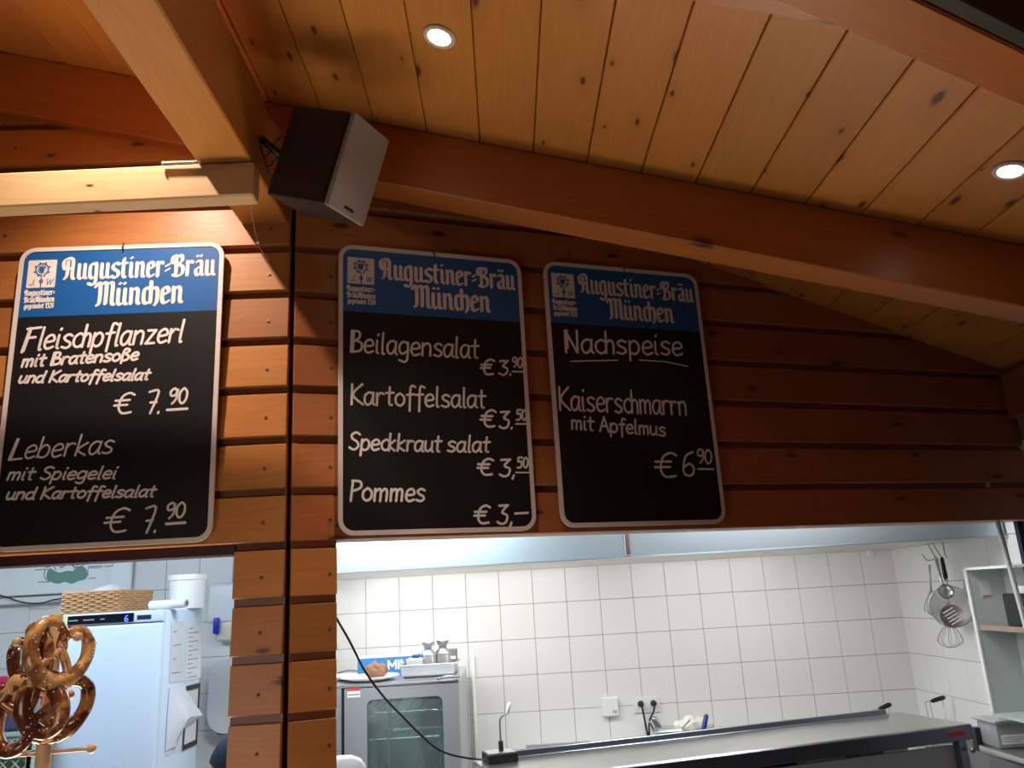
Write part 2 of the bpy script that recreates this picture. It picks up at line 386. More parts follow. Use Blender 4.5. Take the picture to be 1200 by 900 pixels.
# ---------------------------------------------------------------- chalkboards and lettering
HAND = dict(
a=(6, "5,5.5 3,6.2 1,4.5 .9,1.5 2.3,0 4,1.2 5,4|5.1,6 4.9,1 5.8,0"), b=(6, "1.2,10 1,.3|1,4 3,6 5,4.5 4.8,1.2 3,0 1,.6"),
c=(5.6, "5,5.2 3.2,6.2 1,4.5 1,1.5 3,0 5,.8"), d=(6.2, "5,5 3,6 1,4.5 1,1.2 3,0 5,1.5|5.2,10 5,1 5.8,0"),
e=(5.6, "1,3 4.8,3.6 4.5,5.6 3,6.2 1.2,4.8 .9,1.8 2.4,0 5,.8"), f=(4.8, "5,9.4 3.8,10 2.6,8.6 2.2,-2.6|.6,5.6 4.4,6"),
g=(6, "5,5 3,6.2 1,4.5 1,1.5 2.6,.4 5,2|5.1,6 5,-1.5 3.5,-3.4 1,-2.6"), h=(6, "1.2,10 1,0|1,4 3,6 4.8,4.8 4.8,0"),
i=(2.8, "1.2,6 1.2,.8 2,0|1.5,8.6 1.8,9.1"), k=(5.6, "1.2,10 1,0|4.8,6 1.2,2.8 5,0"), l=(2.8, "1.4,10 1.2,.8 2.1,0"),
m=(8, "1,6 1,0|1,4.4 2.8,6 3.9,4.8 3.9,0|3.9,4.4 5.6,6 6.8,4.8 6.8,0"), n=(6, "1,6 1,0|1,4.4 3,6 4.8,4.8 4.8,0"),
o=(6, "3,6.2 1,4.5 1,1.5 3,0 5,1.5 5,4.5 3,6.2"), p=(6, "1,6 .8,-3.2|1,4.4 3,6.2 5,4.6 4.8,1.4 3,0 1,1"),
r=(4.8, "1,6 1,0|1,4 2.6,6 4.4,5.6"), s=(5.4, "4.8,5.4 3,6.2 1.2,5 2,3.6 4.2,2.4 4.6,1 3,0 .8,.6"),
t=(4.6, "2.4,9 2.2,1 3.6,.1|.6,6 4.4,6.2"), u=(6, "1,6 1,1.5 2.6,0 4.6,1.8|4.9,6 4.8,1 5.6,0"), z=(5.6, "1,6 4.8,6|4.8,6 1,.1|1,.1 5,.2"),
F=(7, "1.8,10 .6,-.8|.6,9.6 7,10|1.4,5.6 5.4,5.8|2.3,9.8 1.2,-.4"), B=(6.8, "1,10 1,0|1.8,10 1.8,0|1,10 4.6,9.6 4.6,6.6 2,5.4|2,5.4 5.8,4.6 5.6,1 1,0"), K=(6.6, "1,10 1,0|6,10 1.4,4.8 6.4,0"),
L=(6.2, "1.6,10 .6,0|2.2,10 1.4,0|.6,0 6,.3"), S=(6.4, "6,8.8 4,10 1.6,8.6 2,6.4 5,4.4 5.6,1.8 3.4,0 .8,1.2"), P=(6, "1.2,10 1,0|1,9.8 5,9.4 5.4,6.4 1.2,4.6"),
N=(7, "1,0 1,10|1.6,10 1.6,2|1.2,10 5.6,.4|5.8,0 6,10"), A=(7, ".6,0 3.6,10|3.6,10 6.4,0|1.6,3.6 5.6,3.6"))
HAND.update({'7': (6.4, "1,9.6 6,9.8 3.4,0|2.4,4.8 5.6,5"), '9': (6, "5,8 3.4,10 1.2,8 2,5.2 4.6,6 5.2,9|5.2,9 5,3 3,0"), '0': (6, "3,10 1,7.5 1,2.5 3,0 5,2.5 5,7.5 3,10"),
'3': (6, "1,9.4 5.4,9.7|5.4,9.7 2.8,6 5.4,4.4 5,1 2.8,0 .8,1"), '5': (6, "5.4,9.8 1.6,9.8|1.6,9.8 1.4,6 4.4,6 5.2,3 4,.4 1,0"), '6': (6, "4.8,9.8 2,8 1,3 2,.4 4.6,.6 5.2,3.4 3.4,5 1.2,3.4"),
'€': (8.4, "7.6,9 5.4,10 2.8,8 2.2,3 4,.2 7.4,.6|.4,6.4 6,6.6|.2,4.2 5.4,4.4"), '.': (2.4, "1.2,0 1.3,.6"), ',': (2.4, "1.6,.8 1,-1.2"), '-': (6, ".6,4.4 5.8,4.6"), ' ': (3.2, ""),
'C': (9.2, "5,5.2 3.2,6.2 1,4.5 1,1.5 3,0 5,1|5.4,10 5.2,0|5.2,4 6.8,6 8.4,4.8 8.4,0"), 'Q': (9.2, "5,5.2 3.2,6.2 1,4.5 1,1.5 3,0 5,1|5.4,10 5.2,0|8.4,6 5.4,2.8 8.6,0"),
'ß': (6, "1,-2 1,7.5 2.6,9.6 4.6,8 2.6,5.4 5,3.4 4.4,.6 2,0"), '1': (4.2, "1,8 3,10 3,0"), '2': (6, "1,8 3,10 5,8 4,4.6 1,0 5.2,.2"), '8': (6, "3,5.2 1.2,7.6 3,10 4.8,7.6 3,5.2 1,2.6 3,0 5,2.6 3,5.2"),
'J': (5, "4.4,10 4.4,2 2.6,0 .6,1.6"), 'W': (9, ".6,10 2.4,0|2.4,0 4.4,9|4.4,9 6,0|6,0 8.4,10")})
FRAK = dict(
A=(7.6, "1.2,4.6 .3,6.4 .5,8.6 2.4,9.8 4.6,9.6 5.4,8.2 5.4,1.2 6.6,0|2.6,8.6 2.6,2 1.2,0|2.6,5 5.4,5"),
u=(6, "1,7 1.3,6.2 1.3,1.2 2.5,0 4.4,1.2|4.1,7 4.4,6.2 4.4,1 5.6,.1"), g=(6.2, "4.4,6.6 2.4,7 1.3,5.6 1.3,1.4 2.5,0 4.4,1.2|4.1,7.4 4.5,6 4.5,-1.4 3,-3 .6,-2.2"),
s=(5.4, "4.6,6.2 3,7.1 1.3,5.8 1.8,4.2 4.2,2.8 4.2,.9 2.6,0 .8,.9"), t=(4.2, "2,9.2 1.6,8 1.6,1.2 3,.1|.4,6.8 3.6,6.8"), i=(3.3, "1.1,7 1.5,6.2 1.5,1 2.7,.1|1.2,9 1.9,9.5"),
n=(6.2, "1,7 1.4,6.2 1.4,0|1.5,5.6 3.2,7 4.5,5.8 4.5,1 5.6,.1"), e=(5.2, "1.6,3.8 4.3,4.8 3.6,6.8 2.3,6.9 1.3,5.6 1.3,1.4 2.6,0 4.6,1.1"), r=(4.7, "1,7 1.4,6.2 1.4,0|1.5,5.6 3,7 4.2,6"),
B=(7.4, "1.2,6 .3,7.4 .9,9.4 2.6,9.6 3.2,8.4|2.8,9.2 5.2,9.8 5.8,7.4 3.6,5.6|2.6,8.8 2.6,1|3.6,5.6 6.2,4.2 6,1.2 3.6,0 .9,.7"),
a=(6, "1.4,6.2 2.8,7 4.3,6 4.3,1 5.5,.1|4.3,4.2 1.6,3.2 1.3,1.3 2.5,0 4.2,1.2"),
M=(10, ".2,8 1.4,9.8 2.5,8.8 2.5,1.2 1.2,0|2.6,8.6 4.2,9.9 5.4,8.8 5.4,.4|5.5,8.6 7.2,9.9 8.4,8.8 8.4,1.2 9.6,.1"),
C=(8.8, "4,6.4 2.4,7 1.3,5.6 1.3,1.4 2.6,0 4.2,1|4.2,9.8 4.5,8.6 4.5,.2|4.6,5.6 6.2,7 7.6,5.8 7.6,1.2 6.6,-.8"),
d=(6, "2.2,9.6 4.2,6.2 4.4,1.2 2.8,0 1.3,1.2 1.3,5 3.4,6.6"), G=(6.2, "4.4,6.6 2.4,7 1.3,5.6 1.3,1.4 2.5,0 4.4,1.2|4.1,7.4 4.5,6 4.5,-1.4 3,-3 .6,-2.2"))
FRAK.update({'ä': (6, FRAK['a'][1]+"|1.9,9 2.1,9.5|3.9,9 4.1,9.5"), 'ü': (6, FRAK['u'][1]+"|1.7,9 1.9,9.5|3.9,9 4.1,9.5"), '=': (4, "1,2.6 3,3.6|1,4.8 3,5.8"), ' ': (3, ""), '-': (4, "1,3.6 3,4.4"), '.': (2.4, "1,0 1.1,.5")})
for d_ in '1328': FRAK[d_] = HAND[d_]
def strokes(text, font):
    x = 0; out = []
    for ch in text:
        wd, g = font[ch]
        for st in g.split('|'):
            if st: out.append([(x+float(q.split(',')[0]), float(q.split(',')[1])) for q in st.split()])
        x += wd
    return out, x
_st = [0]
def _zz(z):
    _st[0] = (_st[0]+1) % 9; return z+_st[0]*3.5e-5
def ribbon(bm, pts, r, z, nib=None):
    """flat marker stroke in the local xz plane (board face), z = distance in front"""
    z0 = z
    P = smooth_pts([V((a, 0, b)) for a, b in pts], 4) if len(pts) > 2 else [V((a, 0, b)) for a, b in pts]
    def disc(p, r, n=8):
        z = _zz(z0)
        bm.faces.new([bm.verts.new((p.x+r*math.cos(2*PI*k/n), -z, p.z+r*math.sin(2*PI*k/n))) for k in range(n)])
    for a, b in zip(P, P[1:]):
        d = b-a
        if d.length < 1e-6: continue
        s = V((-d.z, 0, d.x)).normalized()*r
        if nib is not None:
            s2 = nib if (nib.x*d.z-nib.z*d.x) > 0 else -nib
            s = s+s2*.9 if s.dot(s2) > 0 else s-s2*.9
        vs = [a+s, a-s, b-s, b+s]; z = _zz(z0)
        try: bm.faces.new([bm.verts.new((v.x, -z, v.z)) for v in vs])
        except ValueError: pass
    for i, p in enumerate(P): 
        if nib is None or i in (0, len(P)-1): disc(p, r*(1 if nib is None else 1.25))
        else: disc(p, r*1.05)
def write(bm, text, p0, p1, cap, r, slant=0, font=HAND, nib=None, z=.0012, wob=.0):
    st, wd = strokes(text, font); p0, p1 = V((p0[0], 0, p0[1])), V((p1[0], 0, p1[1]))
    ex = (p1-p0)/wd; ez = V((slant*cap/10, 0, cap/10))
    for s in st:
        j = (random.uniform(-wob, wob), random.uniform(-wob, wob))
        ribbon(bm, [((p0+ex*(a+j[0])+ez*(b+j[1])).x, (p0+ex*(a+j[0])+ez*(b+j[1])).z) for a, b in s], r, z, nib)
def rrect(w_, h_, r, n=8, inset=0):
    out = []
    for cx, cy, a0 in ((w_-r, h_-r, 0), (r, h_-r, 90), (r, r, 180), (w_-r, r, 270)):
        for k in range(n+1):
            a = math.radians(a0+90*k/n); out.append((cx+(r-inset)*math.cos(a), cy+(r-inset)*math.sin(a)))
    return out
BW, BH = .66, .985
HEAD = []   # header parts are built once and shared
def slab_poly(pts, y0, y1):
    bm = bmesh.new(); A = [bm.verts.new((x, y0, z)) for x, z in pts]; D = [bm.verts.new((x, y1, z)) for x, z in pts]
    bm.faces.new(A); bm.faces.new(D[::-1]); n = len(pts)
    for i in range(n): bm.faces.new((A[i], D[i], D[(i+1) % n], A[(i+1) % n]))
    return bm
def chalkboard(n, d, u0, z0, label, lines, hookpx):
    R = Matrix((d, -n, Zv)).transposed(); org = C0+n*.05+d*u0+V((0, 0, z0))
    t = thing('chalkboard_sign', label, 'menu board', org, 'brewery menu chalkboards', rot=R); mw = wm(t)
    def loc(x, y):
        p = hit(x, y, org, n)-org; return (p.dot(d), p.z)
    # rim: ring with rounded corners; local y<0 is towards the room
    o_, i_ = rrect(BW, BH, .05), rrect(BW, BH, .05, inset=.0145)
    bm = bmesh.new(); N = len(o_)
    rg = [[bm.verts.new((x, y, z)) for x, z in pl] for pl, y in ((o_, .006), (o_, -.003), (i_, -.003), (i_, .006))]
    for a in range(4):
        for i in range(N): bm.faces.new((rg[a][i], rg[a][(i+1) % N], rg[(a+1) % 4][(i+1) % N], rg[(a+1) % 4][i]))
    link('rim', bm, BOARDW, t, 'auto', mw=mw)
    zc = .743
    low = [p for p in i_ if p[1] < .5]; up = [p for p in i_ if p[1] >= .5]
    lowp = [(BW-.0145, zc), (.0145, zc)] + low
    upp = up + [(.0145, zc), (BW-.0145, zc)]
    link('writing_panel', slab_poly(lowp, -.001, .005), BOARDK, t, mw=mw)
    link('blue_header', slab_poly(upp, -.0012, .005), BLUE, t, mw=mw)
    if not HEAD:
        bm = bmesh.new()     # stamp square with toothed edge
        pts = []; x0, x1, y0, y1 = .028, .122, .842, .942; m_ = 13
        for k in range(m_): pts += [(x0+(x1-x0)*k/m_, y0), (x0+(x1-x0)*(k+.5)/m_, y0+.003)]
        for k in range(m_): pts += [(x1, y0+(y1-y0)*k/m_), (x1-.003, y0+(y1-y0)*(k+.5)/m_)]
        for k in range(m_): pts += [(x1-(x1-x0)*k/m_, y1), (x1-(x1-x0)*(k+.5)/m_, y1-.003)]
        for k in range(m_): pts += [(x0, y1-(y1-y0)*k/m_), (x0+.003, y1-(y1-y0)*(k+.5)/m_)]
        f = bm.faces.new([bm.verts.new((x, -.0018, z)) for x, z in pts])
        HEAD.append(('stamp_emblem', bm, CHALK))
        bm = bmesh.new(); c = V((.075, 0, .907))
        circ = lambda r, a0, a1, n: [(c.x+r*math.cos(math.radians(a0+(a1-a0)*k/n)), c.z+r*math.sin(math.radians(a0+(a1-a0)*k/n))) for k in range(n+1)]
        ribbon(bm, circ(.020, -60, 265, 18), .0021, .0024)
        for a in range(0, 360, 45):
            q = (c.x+.0245*math.cos(math.radians(a+20)), c.z+.0245*math.sin(math.radians(a+20))); ribbon(bm, [q, (q[0]+.001, q[1])], .0028, .0024)
        ribbon(bm, circ(.0125, 10, 300, 12), .0012, .0024)
        ribbon(bm, circ(.006, 40, 330, 10), .0035, .0024)
        ribbon(bm, [(c.x-.008, c.z+.009), (c.x+.002, c.z-.002), (c.x+.007, c.z+.008)], .002, .0024)
        ribbon(bm, [(.075, .887), (.0755, .844)], .0018, .0024); ribbon(bm, [(.070, .866), (.0755, .872), (.081, .866), (.0755, .859), (.070, .866)], .0018, .0024)
        write(bm, 'J.', (.036, .853), (.058, .853), .020, .0012, .25, z=.0024); write(bm, 'W.', (.090, .853), (.120, .853), .020, .0012, .2, z=.0024)
        HEAD.append(('emblem_print', bm, BLUEP))
        bm = bmesh.new(); nb = V((.0011, 0, .0009))
        write(bm, 'Augustiner=', (.027, .817), (.124, .817), .019, .0011, 0, FRAK, nb, .002)
        write(bm, 'BräuMünCen', (.028, .793), (.124, .793), .019, .0010, 0, FRAK, nb, .002)
        write(bm, 'gegründet 1328', (.030, .772), (.124, .772), .0165, .0009, 0, FRAK, nb*.8, .002)
        HEAD.append(('small_lettering', bm, CHALK))
        bm = bmesh.new(); nb = V((.0034, 0, .0020))
        write(bm, 'Augustiner=Bräu', (.141, .870), (.634, .867), .075, .0028, 0, FRAK, nb, .002)
        write(bm, 'MünCen', (.250, .774), (.535, .774), .080, .0031, 0, FRAK, nb*1.1, .002)
        HEAD.append(('brand_lettering', bm, CHALK))
        for i, (nm, bm, m_) in enumerate(HEAD): 
            o = link(nm, bm, m_, t, mw=mw); HEAD[i] = (nm, o.data, m_)
    else:
        for nm, me, m_ in HEAD:
            o = bpy.data.objects.new(nm, me); COL.objects.link(o); o.matrix_world = mw; attach(o, t)
    for ln in lines:
        for txt, a, b, cap, *o in ln:
            bm = bmesh.new()
            th = o[0] if o else .0042; sl = o[1] if len(o) > 1 else .12
            pa, pb = loc(*a), loc(*b)
            if txt == '_':
                ribbon(bm, [pa, pb], th, .0012); link('chalk_underline', bm, CHALK, t, mw=mw); continue
            pc = loc(a[0], a[1]-cap); th *= .88; pa = (pa[0]+th*.5, pa[1]+th*.8); pb = (pb[0], pb[1]+th*.8)
            write(bm, txt, pa, pb, pc[1]-pa[1]-th*.8, th, sl, wob=.12)
            link('chalk_lettering', bm, CHALK, t, mw=mw)
    h = hit(*hookpx, org, n)
    link('hook', T([h+n*.002+V((0, 0, -.012)), h+n*.012+V((0, 0, -.004)), h+n*.006+V((0, 0, .012)), h-n*.03+V((0, 0, .016))], .0022, 6), SCREW, t, True)
    return t
chalkboard(nA, dA, -.8755, 1.892, 'large chalkboard on the left listing Fleischpflanzerl and Leberkas', [
 [('FleisCpflanzerl', (24, 412), (214, 401.5), 28, .0048, .14)],
 [('mit Bratensoße', (23, 431.5), (162, 422.5), 16.5, .0046, .2)],
 [('und Kartoffelsalat', (19.5, 450), (174, 446), 15, .0044, .3)],
 [('€', (130.5, 486.5), (156, 485.5), 26, .0042), ('7.', (168, 485.5), (188, 485), 28, .0042), ('90', (195, 474.5), (219, 473.5), 20, .0042), ('_', (196, 480.5), (219.5, 479), 0)],
 [('Leberkas', (8, 540), (132, 532), 26, .0036, .2)],
 [('mit Spiegelei', (6, 563.5), (135.5, 562), 16.5, .0037, .3)],
 [('und Kartoffelsalat', (4.5, 586.5), (181, 583), 15.5, .0040, .3)],
 [('€', (119, 626), (150, 624.5), 30, .0040), ('7.', (163, 626), (184, 625), 32, .0040), ('90', (191, 609), (217, 607), 20, .0040), ('_', (195, 614), (217, 612.5), 0)]], (145, 290))
chalkboard(nB, dB, .146, 1.892, 'chalkboard in the middle listing Beilagensalat, Kartoffelsalat and Pommes', [
 [('Beilagensalat', (408, 413.5), (561.5, 421), 27, .0044, .05)],
 [('€', (561.5, 440), (580, 440.3), 20, .0046), ('3.', (582, 440), (600, 440.5), 19, .0042), ('90', (598.5, 431), (612.5, 432), 13.5, .0036), ('_', (600, 435.4), (612.5, 435.8), 0, .003)],
 [('Kartoffelsalat', (409, 475), (569.5, 479), 26, .0044, .03)],
 [('€', (561.5, 501), (581.5, 502), 22, .0046), ('3.', (582.5, 503), (602, 503.5), 22.5, .0046), ('50', (603.5, 493), (617.5, 493.5), 14, .0042), ('_', (604.5, 496.9), (618, 496.9), 0, .003)],
 [('SpeQkraut', (407, 528), (517, 530.5), 22.5, .0044, .1), ('salat', (522, 530.5), (574, 530.8), 21.5, .0044, .1)],
 [('€', (557.5, 557.5), (578.5, 558), 21.5, .0046), ('3,', (583, 559.5), (604, 559.8), 23, .0046), ('50', (604.5, 549), (619, 549.2), 14, .0042), ('_', (604.5, 553.8), (620, 553.8), 0, .0026)],
 [('Pommes', (407.5, 588), (498, 588.5), 26, .0046, .1)],
 [('€', (554, 614.5), (575, 614.8), 23.5, .0046), ('3,', (580.5, 615), (601, 615.2), 25, .0046), ('_', (603.5, 601.8), (618.5, 601), 0, .004)]], (508, 299))
chalkboard(nB, dB, .896, 1.899, 'chalkboard on the right, in shade, listing Nachspeise and Kaiserschmarrn', [
 [('NaCspeise', (660, 414), (801, 417.5), 28, .0052, .02), ('_', (668.4, 423.5), (723.6, 422.3), 0, .0022), ('_', (749, 422), (780, 424), 0, .0022), ('_', (780, 424), (805.5, 429.4), 0, .0022)],
 [('KaiserSmarrn'.replace('S', 'sC'), (654, 481.5), (806, 487.5), 29, .0046, .02)],
 [('mit Apfelmus', (668, 503.5), (780.5, 512), 19, .0044, .04)],
 [('€', (766, 560.5), (795, 561), 31, .0048), ('6', (797, 558.5), (815, 559), 31, .0046), ('90', (815, 543.5), (835, 544.5), 18.5, .0042), ('_', (818, 549.6), (835.7, 549.8), 0, .0036)]], (730, 317))
# ---------------------------------------------------------------- kitchen shell
D, TW, X0, XR, ZA = 4.93, .2, -.8610, 2.341, 1.6356
back = struct(link('wall_back', B(-3.6, XR+.06, D, D+.08, FLOOR, 2.6), GROUT), 'white tiled kitchen wall at the back')
side = struct(link('wall_side', B(XR, XR+.06, 2.9, D, FLOOR, 2.6), GROUT), 'white tiled kitchen wall on the right')
tb = B(.0012, TW-.0012, -.006, .004, .0012, TW-.0012, bev=.0018)
tile0 = link('tile', tb, TILE, back, mw=Matrix.Translation((X0-TW*15, D, ZA)))
def tile(mw, par):
    o = tile0.copy(); COL.objects.link(o); o.parent = None; o.matrix_parent_inverse = Matrix.Identity(4); o.matrix_basis = mw; attach(o, par)
for j in range(-2, 6):
    for i in range(-14, 16):
        z = ZA-TW*j
        if z > 2.2: continue
        tile(Matrix.Translation((X0+TW*i, D-.0005*random.random(), z)), back)
for j in range(-2, 5):
    for i in range(0, 8):
        tile(Matrix.Translation((XR, D-.2*.99*i, ZA-TW*j)) @ Matrix.Rotation(-PI/2, 4, 'Z'), side)
bpy.data.objects.remove(tile0)
kc = B(-3.6, XR+.06, 0, 0, 0, 0); kc.free()
bm = bmesh.new()
pl = [C0+dA*-1.75-nA*.0, C0, C0+dB*3.2]; pl = [V((p.x, p.y+.09, 0)) for p in pl]
poly = [(pl[0].x, pl[0].y), (pl[1].x, pl[1].y), (pl[2].x, pl[2].y), (2.4, 5.0), (-3.6, 5.0), (-3.6, pl[0].y)]
A = [bm.verts.new((x, y, 2.42)) for x, y in poly]; D_ = [bm.verts.new((x, y, 2.5)) for x, y in poly]
bm.faces.new(A); bm.faces.new(D_[::-1])
for i in range(6): bm.faces.new((A[i], D_[i], D_[(i+1) % 6], A[(i+1) % 6]))
struct(link('trim_7', bm, WALLP), 'white painted kitchen ceiling')
struct(link('trim_8', B(-3.68, -3.6, 2.4, 5.0, FLOOR, 2.5), WALLP), 'white painted far left kitchen wall')
struct(link('floor', B(-4, 4, -3, 5, FLOOR-.1, FLOOR), mat('beige_floor_tile', (.35, .30, .25), .5, var=.1, bscale=4)), 'beige floor')
# kitchen tube lamps on the ceiling (out of frame)
for x, y, l_ in ((-.55, 3.25, 'over the oven'), (1.2, 3.45, 'over the long counter'), (-2.3, 3.1, 'over the white fridge')):
    t = thing('tube_lamp', 'white kitchen ceiling lamp '+l_, 'lamp', (x, y, 2.38), 'kitchen ceiling lamps')
    link('housing', B(x-.55, x+.55, y-.08, y+.08, 2.37, 2.42, bev=.008), WHITEP, t)
# ---------------------------------------------------------------- extractor hood
zb = hy(690, 655, 3.75).z; xl, xr = hy(300, 674, 3.75).x, XR-.02
t = thing('extractor_hood', 'long satin steel extractor hood above the tiled wall', 'hood', (0, 3.75, zb))
xm = hy(735, 640, 3.75).x
link('front_panel', B(xl, xm-.012, 3.75, 3.765, zb, 2.419, bev=.002), HOODM, t); link('front_panel', B(xm+.012, xr, 3.75, 3.765, zb, 2.419, bev=.002), HOODM, t)
link('joint_strip', B(xm-.0115, xm+.0115, 3.744, 3.764, zb+.004, 2.419, bev=.002), STEEL, t, label='bright joint strip')
link('bottom_lip', B(xl, xr, 3.746, 3.80, zb-.004, zb+.0, bev=.001), STEEL, t)
link('underside', B(xl, xr, 3.80, D-.01, zb+.003, zb+.012), mat('hood_underside_steel', (.55, .55, .50), .35, .8, var=.1, bscale=3), t)
link('side_panel', B(xl, xl+.015, 3.766, D-.01, zb, 2.419), HOODM, t)
# ---------------------------------------------------------------- serving counter (parallel to the right wall)
ac = math.radians(15.4); CZ = 1.05
dC = V((math.cos(ac), math.sin(ac), 0)); nC_ = V((math.sin(ac), -math.cos(ac), 0))
fr_ = hz(1138, 848, CZ); fl_ = fr_-dC*((fr_-hz(600, 930, CZ)).dot(dC)); bk = hz(1047, 835, CZ)
depth = (fr_-bk).dot(nC_); ul = (fr_-hz(562, 897, CZ)).dot(dC)
mc = Matrix((dC, -nC_, Zv)).transposed().to_4x4(); mc.translation = fr_    # local x along counter, y to the back
t = thing('serving_counter', 'long steel serving counter in front of the tiled wall', 'counter', fr_-V((0, 0, 0)))
link('top_plate', B(-ul, 0, 0, depth, -.012, 0, bev=.004), STEELW, t, mw=mc)
EDG = mat('dark_blue_steel_edge', (.30, .32, .41), .3, 1, var=.15, bscale=5)
link('front_edge', B(-ul, 0, -.004, .014, -.062, -.004, bev=.003), EDG, t, mw=mc)
link('side_edge', B(-.012, .006, .014, depth, -.062, -.004, bev=.003), EDG, t, mw=mc)
link('rear_rim', B(-ul+.08, -.115, depth-.05, depth-.035, .0, .026, bev=.002), EDG, t, mw=mc)
link('rim_ledge', B(-ul+.08, -.115, depth-.068, depth-.05, .0, .006, bev=.001), STEEL, t, mw=mc)
link('rim_end_cap', B(-ul+.06, -ul+.08, depth-.06, depth-.03, .0, .028, bev=.006), WHITEP, t, mw=mc)
link('front_panel', B(-ul+.75, -.035, .05, .06, -.55, -.085, bev=.002), mat('grey_panel_paint', (.50, .53, .55), .5), t, mw=mc)
link('back_panel', B(-ul+.02, -.03, depth-.05, depth-.03, -1.1, -.02), STEEL, t, mw=mc)
for x in (-.05, -ul+.75, -ul+.03):
    link('leg', B(x-.02, x+.02, .01, .05, FLOOR-CZ, -.062, bev=.003), EDG, t, mw=mc)
link('emblem_badge', B(-.135, -.045, -.0065, -.0045, -.042, -.022, bev=.001), mat('red_badge', (.45, .05, .03), .5), t, mw=mc, label='red maker badge')
link('hinge_knob', lathe([(0, 0), (.011, 0), (.012, .004), (.009, .012), (0, .013)], 16), EDG, t, True, mw=mc @ Matrix.Translation((-.03, -.01, -.10)) @ Matrix.Rotation(PI/2, 4, 'X'))
# goods seen in the slot under the counter edge
for i, (x, c, l_) in enumerate(((-1.05, (.30, .22, .10), 'brown'), (-.85, (.03, .05, .04), 'dark'), (-.62, (.8, .8, .8), 'white'), (-.42, (.35, .36, .25), 'olive'))):
    tag(link('container', B(x-.06, x+.06, .12, .24, -.13, -.072, bev=.008), solid('slot_%s' % l_, c), mw=mc), l_+' container in the slot under the counter edge', 'container')
# serving shelf, out of frame, in front of the hatches (catches kitchen light)
# ---------------------------------------------------------------- oven with things on top
oy = 4.1; a = hy(403, 803, oy); b = hy(537, 797, oy); ot = 1.309
ol, orr = a.x-.16, b.x
t = thing('combi_oven', 'large steel oven with glass door standing against the tiled wall', 'oven', ((ol+orr)/2, oy, .5))
OV = mat('grey_oven_steel', (.52, .56, .59), .42, .75, var=.06, bscale=4)
wx0, wx1 = hy(430, 830, oy).x, hy(519, 830, oy).x; wz1 = hy(470, 818, oy).z; wz0 = .62
cx0 = a.x
bm = bmesh.new()
box(bm, ol, orr, oy+.03, oy+.05, .55, .56); box(bm, ol, orr, oy+.72, oy+.74, .5, ot-.01); box(bm, ol, ol+.02, oy+.03, oy+.72, .5, ot-.01); box(bm, orr-.02, orr, oy+.03, oy+.72, .5, ot-.01); box(bm, ol, orr, oy+.03, oy+.74, .5, .54)
link('body', bm, OV, t); link('top_cover', B(ol-.004, orr+.004, oy+.0, oy+.745, ot-.012, ot, bev=.003), STEEL, t)
link('control_panel', B(ol, cx0-.012, oy, oy+.03, .54, ot-.014, bev=.003), OV, t)
link('panel_gap', B(cx0-.012, cx0, oy+.012, oy+.03, .54, ot-.014), BLACK, t)
dr = bmesh.new()
# door: frame around a rounded window
outer = [(cx0+.002, .55), (orr-.002, .55), (orr-.002, ot-.016), (cx0+.002, ot-.016)]
def rr(x0, x1, z0, z1, r, n=5):
    out = []
    for cx, cz, a0 in ((x1-r, z1-r, 0), (x0+r, z1-r, 90), (x0+r, z0+r, 180), (x1-r, z0+r, 270)):
        for k in range(n+1):
            q = math.radians(a0+90*k/n); out.append((cx+r*math.cos(q), cz+r*math.sin(q)))
    return out
inn = rr(wx0, wx1, wz0, wz1, .03)
def outer_for(i, N=len(inn)):
    q = i//6; return [(outer[2]), (outer[3]), (outer[0]), (outer[1])][q]
fi = [dr.verts.new((x, oy, z)) for x, z in inn]; bi = [dr.verts.new((x, oy+.03, z)) for x, z in inn]
oc = [dr.verts.new((x, oy, z)) for x, z in (outer[2], outer[3], outer[0], outer[1])]; ob = [dr.verts.new((x, oy+.03, z)) for x, z in (outer[2], outer[3], outer[0], outer[1])]
N = len(inn)
for i in range(N):
    j = (i+1) % N; dr.faces.new((fi[i], fi[j], bi[j], bi[i]))
    qi, qj = i//6, j//6
    if qi == qj: dr.faces.new((fi[i], fi[j], oc[qi]))
    else: dr.faces.new((fi[i], fi[j], oc[qj], oc[qi]))
for q in range(4): dr.faces.new((oc[q], oc[(q+1) % 4], ob[(q+1) % 4], ob[q]))
dro = link('door', dr, OV, t)
link('glass_pane', B(wx0-.004, wx1+.004, oy+.010, oy+.014, wz0-.004, wz1+.004), mat('reflection_tint_glass', (.58, .76, .73), .02, trans=.9, ior=1.5), dro, label='glass pane tinted green for its reflections')  # green tint in the pane stands in for reflections on the door
link('cavity_back', B(wx0-.05, wx1+.02, oy+.6, oy+.61, .55, ot-.03), STEELD, t)
for z in (.75, .9, 1.05, 1.17):
    bm = bmesh.new()
    for k in range(7): tube(bm, [(wx0-.02+.065*k, oy+.06, z), (wx0-.02+.065*k, oy+.55, z)], .003, 5)
    tube(bm, [(wx0-.03, oy+.06, z), (wx1+.01, oy+.06, z)], .004, 5)
    link('rack', bm, STEELD, t)
for x in (wx0+.02, wx0+.095, wx1-.02):
    link('guide_rail', T([(x, oy+.045, .56), (x, oy+.045, ot-.04)], .004, 6), STEEL, t)
link('baking_tray', B(wx0+.02, wx1-.04, oy+.1, oy+.5, .80, .83, bev=.01), mat('teal_reflection_tray', (.10, .38, .34), .3), t)  # teal of this tray imitates the green reflections in the glass
link('baking_tray', B(wx0+.1, wx1-.0, oy+.1, oy+.5, 1.07, 1.10, bev=.01), STEEL, t)
s0 = hy(407, 807, oy-.001); s1 = hy(422, 817, oy-.001)
st = link('sticker', B(s0.x, s1.x, oy-.0015, oy-.0005, s1.z, s0.z), PAPER, t)
